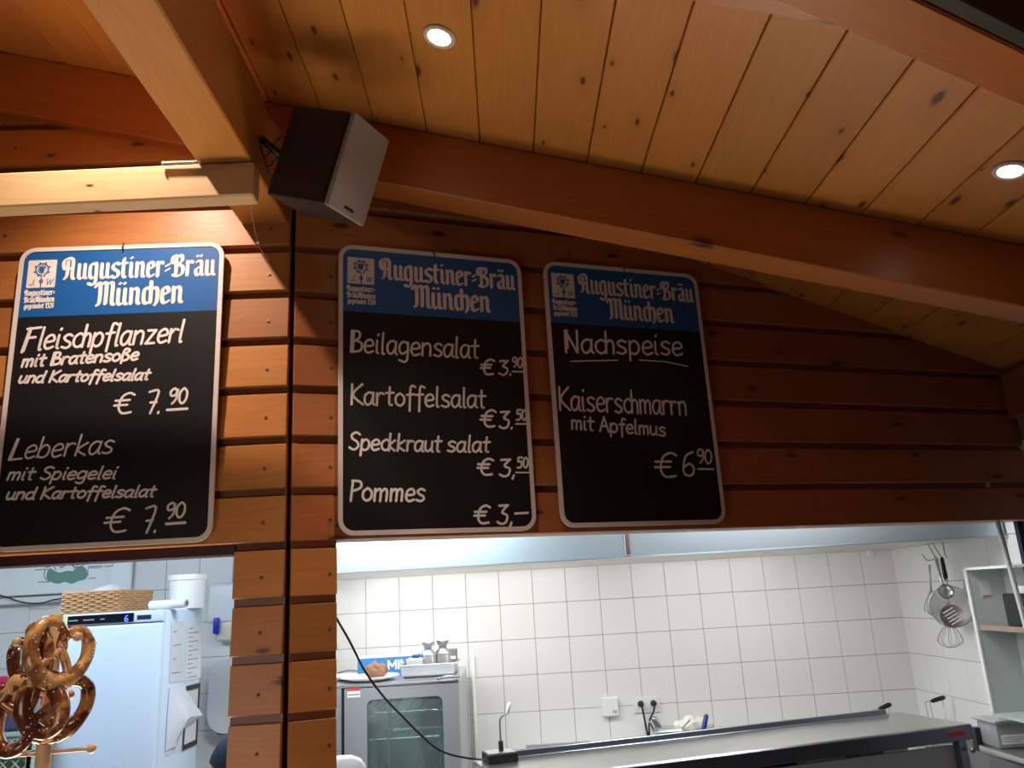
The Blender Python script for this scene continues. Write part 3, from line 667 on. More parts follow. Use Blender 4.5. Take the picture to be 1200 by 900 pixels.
link('red_stripe', B(s0.x, s1.x, oy-.0025, oy-.0015, s0.z-.012, s0.z), solid('sticker_red', (.7, .08, .08)), st)
bm = bmesh.new(); write(bm, '----', (s0.x+.004, s0.z-.034), (s1.x-.004, s0.z-.034), .012, .0012, z=0)
bmesh.ops.translate(bm, vec=(0, oy-.003, 0), verts=bm.verts[:]); link('sticker_print', bm, BLACK, st)
link('conduit', B(0,0,0,0,0,0) if 0 else T([(orr+.035, D-.02, .4), (orr+.035, D-.02, 1.36)], .012, 8), WHITEP, back, True)
# plates
def plate(cx, cy, cz, r, label, nm='plate'):
    prof = [(0, 0), (r*.55, 0), (r*.62, .003), (r*.98, .020), (r, .022), (r*.97, .024), (r*.6, .008), (0, .006)]
    return tag(link(nm, lathe(prof, 32, (cx, cy, cz)), WHITEP, smooth='auto'), label, 'plate')
pc = hy(434, 791, 4.3)
plate(pc.x, 4.3, ot, .15, 'white plate with brown bread on top of the oven')
plate(hy(399, 792, 4.45).x, 4.42, ot, .10, 'second white plate at the left end of the oven top')
# bread chunk
bm = bmesh.new(); bmesh.ops.create_icosphere(bm, subdivisions=4, radius=1)
bx_ = hy(442, 784, 4.3)
from mathutils import noise as mn
for v in bm.verts:
    d_ = v.co.copy(); k_ = 1+.22*mn.noise(d_*1.7)+.06*mn.noise(d_*6)
    v.co = V((d_.x*.062*k_, d_.y*.045*k_, d_.z*.036*k_ + (.012 if d_.x < 0 else 0)*max(0, d_.z)))
bmesh.ops.translate(bm, vec=(bx_.x, 4.3, ot+.045), verts=bm.verts[:])
tag(link('roast_piece', bm, mat('roast_crust', (.24, .11, .06), .5, var=.4, bscale=30, bump=.5), smooth=True), 'brown lump of roast lying on the white plate', 'food')
# blue carton
c0 = hy(419, 791, 4.55); c1 = hy(482, 768, 4.55)
t = thing('blue_carton', 'long blue and white carton behind the plate on the oven', 'box', ((c0.x+c1.x)/2, 4.6, ot))
link('carton', B(c0.x, c1.x+.02, 4.55, 4.65, ot, c1.z-.004, bev=.003), solid('carton_blue', (.03, .22, .55)), t)
link('lid', B(c0.x-.001, c1.x+.021, 4.549, 4.651, c1.z-.004, c1.z+.006, bev=.002), PAPER, t)
bm = bmesh.new(); q0 = hy(454, 784, 4.548); q1 = hy(476, 783, 4.548)
write(bm, 'NINI'.replace('N', 'M', 1) if 0 else 'l', (q1.x+.01, q0.z), (q1.x+.02, q0.z), .04, .004, z=0)
def caps_word(bm, word, x0, x1, z0, h, r, y):
    G = {'M': (9, "1,0 1,10|1,10 4.5,3|4.5,3 8,10|8,10 8,0"), 'I': (3, "1.5,0 1.5,10"), 'N': (7.4, "1,0 1,10|1,10 6.2,0|6.2,0 6.2,10")}
    b2 = bmesh.new(); write(b2, word, (x0, z0), (x1, z0), h, r, 0, G, z=0)
    bmesh.ops.translate(b2, vec=(0, y, 0), verts=b2.verts[:]); return b2
bm.free()
link('carton_print', caps_word(None, 'MINI', q0.x, q1.x+.03, q0.z, .042, .005, 4.548), PAPER, t)
# steel pan
g0 = hy(467, 779, 4.3); g1 = hy(534, 779, 4.3)
t = thing('gastronorm_pan', 'shallow steel pan standing on the right of the oven top', 'pan', ((g0.x+g1.x)/2, 4.45, ot))
bm = bmesh.new(); xa, xb, ya_, yb_ = g0.x+.03, g1.x-.02, 4.3, 4.51
zt_ = ot+.062
def ringrect(z, e): return [bm.verts.new(p) for p in ((xa-e, ya_-e, z), (xb+e, ya_-e, z), (xb+e, yb_+e, z), (xa-e, yb_+e, z))]
rs_ = [ringrect(ot+.001, 0), ringrect(ot+.012, .014), ringrect(zt_-.006, .020), ringrect(zt_, .034), ringrect(zt_+.003, .034), ringrect(zt_+.003, .018), ringrect(ot+.012, .010), ringrect(ot+.006, 0)]
for A_, E_ in zip(rs_, rs_[1:]):
    for i in range(4): bm.faces.new((A_[i], A_[(i+1) % 4], E_[(i+1) % 4], E_[i]))
bm.faces.new(rs_[0][::-1]); bm.faces.new(rs_[-1])
bmesh.ops.bevel(bm, geom=bm.edges[:], offset=.002, segments=1, affect='EDGES')
link('pan_body', bm, mat('dull_pan_steel', (.46, .47, .48), .3, .95, var=.1, bscale=9), t)
# two jugs standing in the pan
def jug(px, top, Y, label):
    q = hy(px, top, Y); h = q.z-(ot+.008); x = q.x
    t = thing('metal_jug', label, 'jug', (x, Y, ot+.008), 'metal jugs in the steel pan')
    s = h/.16
    AL = mat('matt_aluminium', (.48, .49, .50), .38, .85, var=.06, bscale=20)
    link('jug_body', lathe([(0, 0), (.038*s, 0), (.042*s, .004), (.042*s, .095*s), (.036*s, .108*s), (.022*s, .120*s), (.021*s, .135*s), (.034*s, .157*s), (.036*s, .160*s), (.033*s, .160*s), (.018*s, .134*s), (.018*s, .12*s), (0, .1*s)], 28, (x, Y, ot+.008)), AL, t, 'auto')
    link('seam_band', lathe([(.0423*s, .09*s), (.0435*s, .093*s), (.0423*s, .096*s)], 28, (x, Y, ot+.008)), AL, t, True)
jug(501.5, 752.5, 4.42, 'left one of the two small metal jugs in the pan')
jug(518.5, 750.5, 4.46, 'right one of the two small metal jugs in the pan')
q = hy(487, 768, 4.40)
t = thing('plastic_tub', 'clear plastic tub with blue lid beside the metal jugs', 'tub', (q.x, 4.4, ot+.01))
link('tub_body', B(q.x-.045, q.x+.04, 4.36, 4.44, ot+.008, q.z-.012, bev=.008), mat('milky_plastic', (.75, .80, .82), .3, trans=.3), t)
link('blue_cap', B(q.x-.016, q.x+.022, 4.37, 4.43, q.z-.012, q.z+.006, bev=.004), solid('cap_blue', (.02, .10, .55), .35), t)
q = hy(530, 761, 4.6)
t = thing('printed_carton', 'small white and dark printed carton behind the right jug', 'box', (q.x, 4.6, ot))
link('carton', B(q.x-.03, q.x+.022, 4.6, 4.68, ot, q.z, bev=.002), solid('carton_dark', (.18, .18, .17)), t)
link('label_field', B(q.x-.015, q.x+.018, 4.598, 4.5995, ot+.05, q.z-.035), PAPER, t)
# tongs at the pan's right end and at the left of the plate
for px_, l_ in ((527, 'small metal tongs lying at the right end of the oven top'), (409, 'small metal tongs lying left of the roast plate')):
    q = hz(px_, 795 if px_ > 500 else 788, ot+.006)
    bm = bmesh.new()
    for s_ in (-1, 1): tube(bm, smooth_pts([q+V((-.06, .01*s_, .0)), q+V((-.01, .022*s_, .010)), q+V((.05, .004*s_, .004))], 4), .004, 6)
    tag(link('tongs', bm, STEELD, smooth=True), l_, 'tongs')
# ---------------------------------------------------------------- microphone and cable
mb = hz(590, 893, CZ+.0)
t = thing('desk_microphone', 'black gooseneck microphone on the left end of the counter', 'microphone', mb)
Rm = mc.to_3x3(); ml = Rm.to_4x4(); ml.translation = mb+V((.0, .0, 0))
bw = .06
link('base', B(-.068, .058, -.02, .085, .0, .034, bev=.004), BLACK, t, mw=ml)
link('base_top_plate', B(-.06, .05, -.012, .077, .034, .0355), mat('silver_plate', (.6, .6, .62), .3, .8), t, mw=ml)
link('neck_socket', lathe([(0, 0), (.010, 0), (.010, .035), (.006, .04), (0, .04)], 12, (0, .03, .035)), BLACK, t, 'auto', mw=ml)
mt = hy(597.5, 823, (ml @ V((0, .03, 0))).y); m0 = ml @ V((0, .03, .07)); h_ = mt.z-m0.z
link('gooseneck', T(smooth_pts([m0, m0+V((.0, 0, h_*.35)), m0+V((.004, 0, h_*.6)), mt+V((-.012, 0, -.04))], 6), .0035, 8), mat('grey_gooseneck', (.25, .25, .32), .35, .8), t, True)
e_ = mt; s_ = mt+V((-.014, 0, -.045))
link('capsule', T([s_, s_+(e_-s_)*.1, s_+(e_-s_)*.8, e_], [.005, .009, .009, .005], 12), WHITEP, t, True, label='white microphone capsule')
cpts = []
cps = [(386, 706), (394, 724), (410, 752), (428, 787), (450, 817), (470, 838), (490, 858), (515, 879), (545, 888), (578, 891)]
ye = (ml @ V((-.06, .0, 0))).y
for i, p in enumerate(cps): cpts.append(hy(*p, 2.72+(ye-2.72)*min(1, i/8)))
tag(link('cable', T(smooth_pts(cpts, 5), .0042, 8), BLACK, smooth=True), 'black cable sagging from the wooden column to the microphone', 'cable')
# ---------------------------------------------------------------- sockets, switch, back shelf with utensils
q = hy(715, 828, D-.02)
t = thing('thermostat', 'small square white thermostat box on the tiled wall', 'switch', (q.x, D, q.z))
link('box_cover', B(q.x-.047, q.x+.047, D-.04, D-.006, q.z-.052, q.z+.052, bev=.006), WHITEP, t)
link('display', B(q.x+.012, q.x+.034, D-.0415, D-.039, q.z-.035, q.z-.018), solid('display_grey', (.45, .45, .42)), t)
q = hy(758.5, 826, D-.02)
t = thing('double_socket', 'white double wall socket with two black plugs', 'socket', (q.x, D, q.z))
link('cover_plate', B(q.x-.077, q.x+.077, D-.016, D-.006, q.z-.043, q.z+.043, bev=.003), WHITEP, t)
plugs = []
for s_, px_ in ((-1, 751), (1, 767)):
    c = V((q.x+s_*.037, D-.016, q.z+.006))
    link('socket_well', lathe([(.021, 0), (.021, -.003), (.019, -.003), (.019, 0)], 20, mw=Matrix.Translation(c) @ Matrix.Rotation(-PI/2, 4, 'X')), WHITEP, t)
    pt = thing('plug', ('left' if s_ < 0 else 'right')+' black plug in the double wall socket with its lead', 'plug', c)
    link('plug_body', lathe([(0, 0), (.018, 0), (.018, .012), (.012, .032), (.006, .04), (0, .04)], 16, mw=Matrix.Translation(c) @ Matrix.Rotation(PI/2, 4, 'X')), BLACK, pt, 'auto')
    if s_ < 0: pp = [c+V((0, -.035, -.005)), c+V((.003, -.04, -.03)), c+V((.015, -.03, -.12)), c+V((.03, -.03, -.26))]
    else: pp = [c+V((0, -.035, -.005)), c+V((-.01, -.04, -.04)), c+V((-.04, -.035, -.10)), c+V((-.05, -.03, -.26))]
    link('lead', T(smooth_pts(pp, 5), .0055, 8), BLACK, pt, True)
t = thing('rear_worktop', 'steel worktop with upstand against the tiled back wall', 'worktop', (1.0, 4.7, .72))
x0_, x1_ = hy(617, 880, D-.03).x, XR-.03
RZ = .70
link('worktop_plate', B(x0_, x1_, 4.42, D-.008, RZ-.04, RZ, bev=.004), STEEL, t)
um = hy(617, 873, D-.02).z
link('upstand', B(x0_, x0_+.36, D-.022, D-.008, RZ, um, bev=.002), mat('grey_upstand', (.5, .5, .49), .4, .5), t)
# utensils in a steel container standing on a low stack box
q = hy(790, 858, 4.55)
t = thing('utensil_container', 'shallow steel container of utensils behind the counter rim', 'container', (q.x, 4.55, RZ))
link('container_body', B(hy(768, 860, 4.55).x, hy(800, 860, 4.55).x, 4.5, 4.66, RZ, q.z+.02, bev=.01), STEEL, t)
def lean(nm, px, py, pb, r, m_, label, cat='utensil', y=4.56, n=8):
    a_ = hy(px, py, y); b_ = hy(pb[0], pb[1], y); b_ = b_+(b_-a_).normalized()*.04
    return tag(link(nm, T([a_, a_+(b_-a_)*.08, a_+(b_-a_)*.9, b_], [r*.6, r, r, r*.8], n), m_, smooth=True), label, cat)
lean('spatula_handle', 828, 837, (824, 858), .013, solid('blue_handle', (.02, .05, .22), .4), 'dark blue handle sticking up behind the counter rim')
lean('serving_tongs', 809, 843, (795, 858), .004, STEELD, 'dark metal tongs leaning right of the steel container')
lean('grater', 765, 840, (777, 861), .016, STEELD, 'grey metal grater leaning beside the black leads', y=4.60)
lean('ladle', 761, 845, (769, 862), .006, STEELD, 'dark metal ladle leaning beside the black plug leads', y=4.60)
# crumpled white plastic bag
bm = bmesh.new(); bmesh.ops.create_icosphere(bm, subdivisions=4, radius=1); q = hy(812, 852, 4.62)
for v in bm.verts:
    d_ = v.co.copy(); k_ = 1+.35*mn.noise(d_*2.3)+.15*mn.noise(d_*7); v.co = V((d_.x*.10*k_, d_.y*.04*k_, d_.z*.062*k_))
bmesh.ops.translate(bm, vec=q+V((0, 0, -.01)), verts=bm.verts[:])
tag(link('plastic_bag', bm, mat('cream_plastic_film', (.78, .76, .68), .35, trans=.15), smooth=True), 'crumpled pale plastic bag beside the blue handle', 'bag')
# fryer baskets behind the counter
for hx0, hy0, hx1, hy1, l_ in ((1030, 831, 1044, 825, 'left fryer basket with black handle behind the counter'), (1091, 822, 1107, 817, 'right fryer basket with black handle behind the counter')):
    Y = 4.5; a_ = hy(hx0, hy0, Y); b_ = hy(hx1, hy1, Y)
    t = thing('fryer_basket', l_, 'fryer basket', (a_.x, Y, RZ), 'fryer baskets')
    link('handle', T([a_, a_+(b_-a_)*.12, a_+(b_-a_)*.85, b_], [.007, .010, .012, .008], 10), BLACK, t, True)
    bm = bmesh.new()
    for dx in (-.012, .012):
        tube(bm, smooth_pts([a_+V((dx, 0, -.25)), a_+V((-.02+dx, 0, -.02)), a_+V((-.012+dx, 0, .0)), a_], 4), .002, 5)
    tube(bm, [b_+V((-.01, .01, -.0)), b_+V((-.005, .01, -.25))], .002, 5)
    link('handle_wire', bm, STEEL, t, True)
    bm = bmesh.new(); x, y = a_.x, Y; zt = RZ+.12
    for k in range(8):
        tube(bm, [(x-.07+.02*k, y-.06, RZ+.01), (x-.07+.02*k, y-.06, zt)], .0015, 4); tube(bm, [(x-.07+.02*k, y+.1, RZ+.01), (x-.07+.02*k, y+.1, zt)], .0015, 4)
    for z in (RZ+.01, RZ+.05, RZ+.09, zt):
        tube(bm, [(x-.07, y-.06, z), (x+.07, y-.06, z), (x+.07, y+.1, z), (x-.07, y+.1, z)], .002, 4, closed=True)
    link('basket_wire', bm, STEEL, t)
# ---------------------------------------------------------------- right: utensil rack, cabinet, pipe, worktop
UY = None
rx = XR-.09
def onr(px, py, X=rx): return hx(px, py, X)
t = thing('hook_rail', 'wire hook rail hanging below the hood on the right wall', 'rail', onr(1100, 632))
bm = bmesh.new()
for p in ([(1084, 632), (1090, 642), (1097, 655), (1098, 656)], [(1090, 632), (1100, 648), (1106, 655), (1103, 654)], [(1104, 632), (1107, 648), (1110, 654)], [(1081, 650), (1086, 656), (1093, 656), (1097, 652)]):
    tube(bm, smooth_pts([onr(*q) for q in p], 4), .003, 6)
link('hooks', bm, STEELD, t, True)
a_, b_ = onr(1078, 633, rx+.01), onr(1112, 630, rx+.01)
link('rail_bar', T([a_, b_], .006, 8), STEEL, t, True)
def disc_frame(c): return Matrix.Translation(c)
# sieve: faces the room (-x, slightly to camera)
c = onr(1115, 711); szv = abs(onr(1115, 735).z-onr(1115, 687).z)/2; sc_ = szv
VN = (V((EYE.x, EYE.y, 0))-V((c.x, c.y, 0))).normalized(); VX = Zv.cross(VN)
fx = frame(c, VX, VN+V((-.15, 0, .0)))
t = thing('sieve', 'large round wire sieve hanging on the right wall', 'sieve', c)
rS = (sc_+szv)/2
link('rim_ring', T([fx @ V((rS*math.cos(k*PI/18), rS*math.sin(k*PI/18), 0)) for k in range(36)], .0035, 6, True), STEEL, t, True)
MESH = mat('fine_wire_mesh', (.55, .55, .52), .5, .6, alpha=.55, bump=.4, bscale=700)
link('mesh_bowl', lathe([(rS*math.cos(q*PI/16), -rS*.55*math.sin(q*PI/16)) for q in range(9)], 32, mw=fx), MESH, t, True)
a_, b_ = onr(1104, 684), onr(1098, 654)
link('handle', T([a_, b_], .006, 8), STEEL, t, True)
# ladle with black handle
c = onr(1109, 693, rx-.05)
t = thing('black_handled_ladle', 'round steel ladle with black handle hanging before the sieve', 'ladle', c)
fx2 = frame(c, VX, VN); rL = szv*.36
link('bowl', lathe([(rL*math.cos(q*PI/16), -rL*.7*math.sin(q*PI/16)) for q in range(9)] , 24, mw=fx2), STEEL, t, True)
link('neck', T([onr(1110, 686, rx-.05), onr(1109, 678, rx-.05)], .005, 8), STEEL, t, True)
link('handle', T([onr(1109, 681, rx-.05), onr(1108, 676, rx-.05), onr(1104, 656, rx-.05), onr(1103.5, 653, rx-.05)], [.006, .011, .009, .006], 10), BLACK, t, True, label='black handle')
# slotted skimmer
c = onr(1116, 722, rx-.03)
t = thing('slotted_skimmer', 'slotted skimmer hanging inside the round sieve', 'skimmer', c)
fx3 = frame(c, VX, VN); rK = szv*.55
link('skimmer_disc', lathe([(0, -.006), (rK*.6, -.004), (rK, .0), (rK, .002), (rK*.6, -.002), (0, -.004)], 28, mw=fx3), STEEL, t, 'auto')
bm = bmesh.new()
for k in range(-2, 3): box(bm, -rK*.5, rK*.5, k*rK*.28-.003, k*rK*.28+.003, .002, .004, mw=fx3 @ Matrix.Rotation(.5, 4, 'Z'))
link('slots', bm, WHITEP, t)
link('handle', T([onr(1113, 714, rx-.03), onr(1103, 680, rx-.03), onr(1097, 656, rx-.03)], .007, 8), STEEL, t, True)
# whisks
def whisk(px, top, mid, bot, wpx, X, label):
    t = thing('whisk', label, 'whisk', onr(px, mid, X), 'wire whisks on the right wall')
    a_, m_, b_ = onr(px-2, top, X), onr(px, mid, X), onr(px+2, bot, X); r_ = (onr(px+wpx, mid, X)-onr(px, mid, X)).length
    link('handle', T([a_, m_], .006, 8), STEEL, t, True); bm = bmesh.new()
    for k in range(5):
        an = k*PI/5; dv = V((math.sin(an)*.6, math.cos(an), 0))*r_
        tube(bm, smooth_pts([m_, m_.lerp(b_, .45)+dv*.8, m_.lerp(b_, .8)+dv, b_, m_.lerp(b_, .8)-dv, m_.lerp(b_, .45)-dv*.8, m_], 5), .0013, 5)
    link('whisk_wires', bm, STEELD, t, True)
whisk(1112, 700, 728, 759, 10, rx-.0, 'wire whisk hanging below the round sieve')
whisk(1091, 662, 690, 721, 6, rx-.01, 'narrow wire whisk hanging left of the sieve')
# open cabinet
ye_ = hx(1140, 700, XR-.17).y
t = thing('open_cabinet', 'white open metal cabinet on the right wall with a brown shelf', 'cabinet', (XR-.1, ye_-.3, .9))
CB = mat('pale_green_cabinet', (.50, .56, .54), .4, var=.08, bscale=20)
xa_ = XR-.19; zt_ = hx(1137, 668, xa_).z; zb_ = hx(1166, 836, xa_).z; y1_ = hx(1136.5, 700, xa_).y; y0_ = y1_-.62
link('far_side', B(xa_+.004, XR-.008, y1_-.012, y1_, zb_, zt_), CB, t)
link('front_edge', B(xa_-.006, xa_+.006, y1_-.014, y1_+.004, zb_, zt_, bev=.002), WHITEP, t, label='white edge strip')
link('back_plate', B(XR-.02, XR-.008, y0_, y1_-.012, zb_, zt_), CB, t)
link('top_plate', B(xa_, XR-.008, y0_, y1_, zt_, zt_+.012), WHITEP, t)
link('near_side', B(xa_+.004, XR-.008, y0_, y0_+.012, zb_, zt_), CB, t)
zs = hx(1165, 738, xa_+.05).z
link('shelf', B(xa_+.01, XR-.02, y0_+.012, y1_-.012, zs, zs+.022), mat('brown_shelf', (.36, .27, .20), .6), t)
link('bottom_plate', B(xa_, XR-.008, y0_, y1_, zb_-.012, zb_), CB, t)
for z in (zs-.16, zs-.30):
    link('fitting', B(XR-.045, XR-.02, y1_-.30, y1_-.12, z, z+.045, bev=.003), WHITEP, t); link('switch_row', B(XR-.052, XR-.045, y1_-.28, y1_-.14, z+.015, z+.032), BLACK, t)
s_ = link('sticker', B(xa_+.05, xa_+.10, y1_-.0135, y1_-.0125, zt_-.13, zt_-.05), solid('sticker_pale', (.62, .66, .64)), t)
link('red_line', B(xa_+.055, xa_+.095, y1_-.0145, y1_-.0135, zt_-.125, zt_-.118), solid('sticker_red2', (.55, .12, .08)), s_)
tag(link('white_device', B(xa_+.06, XR-.03, y0_+.12, y0_+.36, zs+.023, zs+.19, bev=.006), WHITEP), 'white box standing on the brown cabinet shelf', 'box')
tag(link('black_device', B(xa_+.03, xa_+.058, y0_+.20, y0_+.42, zs+.023, zs+.16, bev=.006), BLACK), 'black flat box standing on the brown cabinet shelf', 'box')
a_, b_ = hy(1167, 604, 3.45), hy(1197, 715, 3.45)
tag(link('white_pipe', T([a_+(a_-b_)*.6, b_+(b_-a_)*1.6], .0105, 12), WHITEP, smooth=True), 'slanting white pipe at the right end of the hatch', 'pipe')
t = thing('side_worktop', 'steel worktop at the lower right under the white tub', 'worktop', (2.1, 3.9, FLOOR))
wz = .90; wy1 = hz(1150, 872, wz).y
wxl = hz(1148, 873, wz).x
link('worktop_plate', B(wxl, XR-.008, 3.25, wy1, wz-.035, wz, bev=.008, seg=2), STEELW, t, 'auto')
link('worktop_body', B(wxl+.03, XR-.01, 3.3, wy1-.02, FLOOR, wz-.036), STEELD, t)
link('dark_rail', B(wxl-.0, XR-.01, wy1+.001, wy1+.04, wz-.03, wz+.07), BLACK, t)
q = hz(1172, 878, wz)
t = thing('storage_tub', 'clear plastic storage tub with white label on the right worktop', 'tub', (q.x+.1, q.y+.06, wz))
TUB = mat('clear_tub', (.78, .82, .84), .2, trans=.6)
link('tub_body', B(q.x, q.x+.2, q.y, q.y+.16, wz, wz+.105, bev=.012, seg=2), TUB, t, 'auto')
link('tub_lid', B(q.x-.012, q.x+.212, q.y-.012, q.y+.172, wz+.105, wz+.118, bev=.004), TUB, t)
l_ = link('paper_label', B(q.x+.015, q.x+.15, q.y-.0015, q.y-.0005, wz+.018, wz+.058), PAPER, t)
bm = bmesh.new()
for k in range(3): box(bm, q.x+.022, q.x+.10+.012*k, q.y-.0025, q.y-.0015, wz+.028+.009*k, wz+.030+.009*k)
link('label_lines', bm, solid('ink_grey', (.25, .27, .3)), l_)
tag(link('white_bundle', lathe([(0, 0), (.06, 0), (.075, .02), (.07, .05), (.04, .075), (0, .08)], 20, (q.x+.14, q.y+.08, wz+.118)), WHITEP, smooth=True), 'white cloth bundle on top of the clear storage tub', 'bundle')
# small fitting on the tiles near the hood
q = hy(1019, 648, D-.01)
tag(link('wall_fitting', B(q.x-.018, q.x+.018, D-.03, D-.006, q.z-.02, q.z+.02, bev=.005), WHITEP), 'small white fitting high on the tiles near the corner', 'fitting')
# ---------------------------------------------------------------- left hatch: fridge and its neighbours
fy = 3.75; fz = 1.713; fxr = hy(190, 728, fy).x; fxl = hy(47, 738, fy).x; fyb = hx(238, 714, fxr).y
t = thing('fridge', 'tall white fridge with black control strip behind the left hatch', 'fridge', ((fxl+fxr)/2, (fy+fyb)/2, FLOOR))
FR = mat('white_fridge_enamel', (.60, .74, .90), .3, var=.01, bscale=2)
zs0 = hy(190, 728, fy).z
link('body', B(fxl, fxr, fy+.045, fyb, FLOOR+.03, fz, bev=.012, seg=2), FR, t, 'auto')
link('door', B(fxl, fxr, fy, fy+.042, FLOOR+.1, zs0-.004, bev=.012, seg=3), FR, t, 'auto')
link('top_strip', B(fxl, fxr, fy, fy+.042, zs0, fz, bev=.008, seg=2), FR, t, 'auto')
bs0 = hy(157, 722, fy).x
cp = link('control_strip', B(fxl+.005, bs0, fy-.004, fy+.002, zs0+.006, fz-.008, bev=.002), mat('black_glass', (.01, .011, .016), .12), t, label='glossy black control strip')
bm = bmesh.new(); q = hy(148, 725, fy-.006); write(bm, '6', (q.x-.009, q.z-.012), (q.x+.009, q.z-.012), .026, .0022, z=0); bmesh.ops.translate(bm, vec=(0, fy-.006, 0), verts=bm.verts[:])
link('display_digit', bm, mat('blue_led', (.05, .12, 1), .4, emit=3), cp, label='glowing blue digit')
bm = bmesh.new()
for px_, w__ in ((60, .02), (86, .04), (104, .05), (120, .02)):
    q = hy(px_, 729-.057*(px_-60), fy-.005); box(bm, q.x-w__/2, q.x+w__/2, fy-.0058, fy-.0048, q.z-.002, q.z+.002)
link('strip_marks', bm, solid('grey_print', (.4, .4, .45)), cp)
q0, q1 = hy(161, 720, fy), hy(177, 727, fy)
link('handle_slot', B(q0.x, q1.x, fy-.002, fy+.002, q1.z+.006, q0.z-.004, bev=.001), solid('slot_navy', (.02, .035, .08), .3), t)
q = hy(75, 728, fy); tag(link('paper_note', B(q.x-.022, q.x+.02, fy-.0085, fy-.0065, q.z-.022, q.z+.022), solid('pale_green_note', (.55, .70, .42), .8)), 'small pale green note on the black fridge strip', 'note')
def sheet(nm, pts, m_, label, cat, off=.003, border=None, lines=0):
    P = [hx(x, y, fxr+off) for x, y in pts]; bm = bmesh.new()
    A_ = [bm.verts.new(p) for p in P]; E_ = [bm.verts.new(p-V((.0015, 0, 0))) for p in P]; bm.faces.new(A_); bm.faces.new(E_[::-1])
    for i in range(4): bm.faces.new((A_[i], E_[i], E_[(i+1) % 4], A_[(i+1) % 4]))
    t = thing(nm, label, cat, P[0]); link('sheet', bm, m_, t)
    c_ = sum(P, V())/4
    if border:
        bm = bmesh.new()
        for i in range(4):
            a, b = P[i], P[(i+1) % 4]; vs = [a, b, b.lerp(c_, .16), a.lerp(c_, .16)]
            bm.faces.new([bm.verts.new(v+V((.001, 0, 0))) for v in vs])
        r = bmesh.ops.extrude_face_region(bm, geom=bm.faces[:]); bmesh.ops.translate(bm, vec=(.003, 0, 0), verts=[g for g in r['geom'] if isinstance(g, bmesh.types.BMVert)])
        link('frame_border', bm, border, t)
    if lines:
        bm = bmesh.new()
        for k in range(lines):
            f = (k+.7)/(lines+.4); a = P[0].lerp(P[3], f); b = P[1].lerp(P[2], f); e = .75 if k % 2 else .4
            p, q_ = a.lerp(b, .12), a.lerp(b, e)
            bm.faces.new([bm.verts.new(v+V((.0008, 0, 0))) for v in (p, q_, q_-V((0, 0, .004)), p-V((0, 0, .004)))])
        link('printed_lines', bm, solid('ink', (.22, .24, .28)), t)
    return t
sheet('paper_sheet', [(201, 729), (217, 727), (215, 798), (199, 800)], mat('grey_white_paper', (.66, .70, .76), .8), 'white printed sheet on the fridge side next to the door', 'paper', lines=4)
sheet('paper_list', [(219, 733), (237, 731), (235, 794), (217, 798)], mat('white_list_paper', (.74, .77, .82), .8), 'white list with short printed lines on the fridge side', 'paper', lines=12)
sheet('framed_notice', [(218, 804), (234, 800), (230, 872), (213, 880)], mat('notice_paper', (.60, .62, .66), .8), 'dark framed notice low on the fridge side', 'notice', border=DGREY)
sheet('plastic_pocket', [(199, 808), (215, 803), (211, 878), (194, 886)], mat('pocket_film', (.66, .72, .80), .3), 'flat clear document pocket low on the fridge side', 'paper')
# plastic bag hanging off the fridge side
bm = bmesh.new(); out = [(201, 806), (216, 806), (224, 820), (239, 838), (226, 848), (213, 856), (207, 874), (196, 880), (198, 840)]
P = [hx(x, y, fxr+.012) for x, y in out]; c_ = sum(P, V())/len(P)
n_ = 5; rings = []
for k in range(n_):
    f = 1-k/n_; rings.append([bm.verts.new(c_.lerp(p, f)+V((.030*(1-f)+.012*mn.noise(c_.lerp(p, f)*40), 0, 0))) for p in P])
for A_, E_ in zip(rings, rings[1:]):
    for i in range(len(P)): bm.faces.new((A_[i], A_[(i+1) % len(P)], E_[(i+1) % len(P)], E_[i]))
cv = bm.verts.new(c_+V((.034, 0, 0)))
for i in range(len(P)): bm.faces.new((rings[-1][i], rings[-1][(i+1) % len(P)], cv))
E_ = [bm.verts.new(p-V((.008, 0, 0))) for p in P]
for i in range(len(P)): bm.faces.new((rings[0][i], E_[i], E_[(i+1) % len(P)], rings[0][(i+1) % len(P)]))
bm.faces.new(E_[::-1])
tag(link('plastic_bag', bm, mat('white_film', (.74, .80, .90), .3), smooth='auto'), 'crumpled white plastic bag stuck to the fridge side', 'bag')
# wicker basket on the fridge
by = fy+.02; bl = hy(72, 721, by).x; br = hy(138, 718, by).x; bd = hx(177, 715, br).y-by; bd = min(bd, .5); bh = hy(100, 695, by).z-fz
t = thing('wicker_basket', 'low rectangular wicker basket standing on top of the fridge', 'basket', ((bl+br)/2, by+bd/2, fz))
WK = mat('wicker', (.50, .29, .14), .6, var=.45, bscale=90)
peri = []
W_, D_b = br-bl, bd
def along(s):
    P_ = 2*(W_+D_b); s %= P_
    if s < W_: return V((bl+s, by, 0)), V((0, -1, 0))
    s -= W_
    if s < D_b: return V((br, by+s, 0)), V((1, 0, 0))
    s -= D_b
    if s < W_: return V((br-s, by+D_b, 0)), V((0, 1, 0))
    s -= W_; return V((bl, by+D_b-s, 0)), V((-1, 0, 0))
per = 2*(W_+D_b); ns = 44; rows = 9
for r_ in range(rows):
    pts = []
    for k in range(ns*2):
        p, n_ = along(per*k/(ns*2)); ph = math.cos(PI*(k/2.0)+PI*r_)*.006 if True else 0
        pts.append(p+n_*ph*(1 if k % 2 == 0 else 0)+V((0, 0, fz+.006+(bh-.012)*r_/(rows-1)+.001*random.random())))
    link('woven_row', T(pts, (bh/rows)*.52, 6, True), WK, t, True)
bm = bmesh.new()
for k in range(ns):
    p, n_ = along(per*k/ns); tube(bm, [p+V((0, 0, fz+.001)), p+V((0, 0, fz+bh))], .0028, 5)
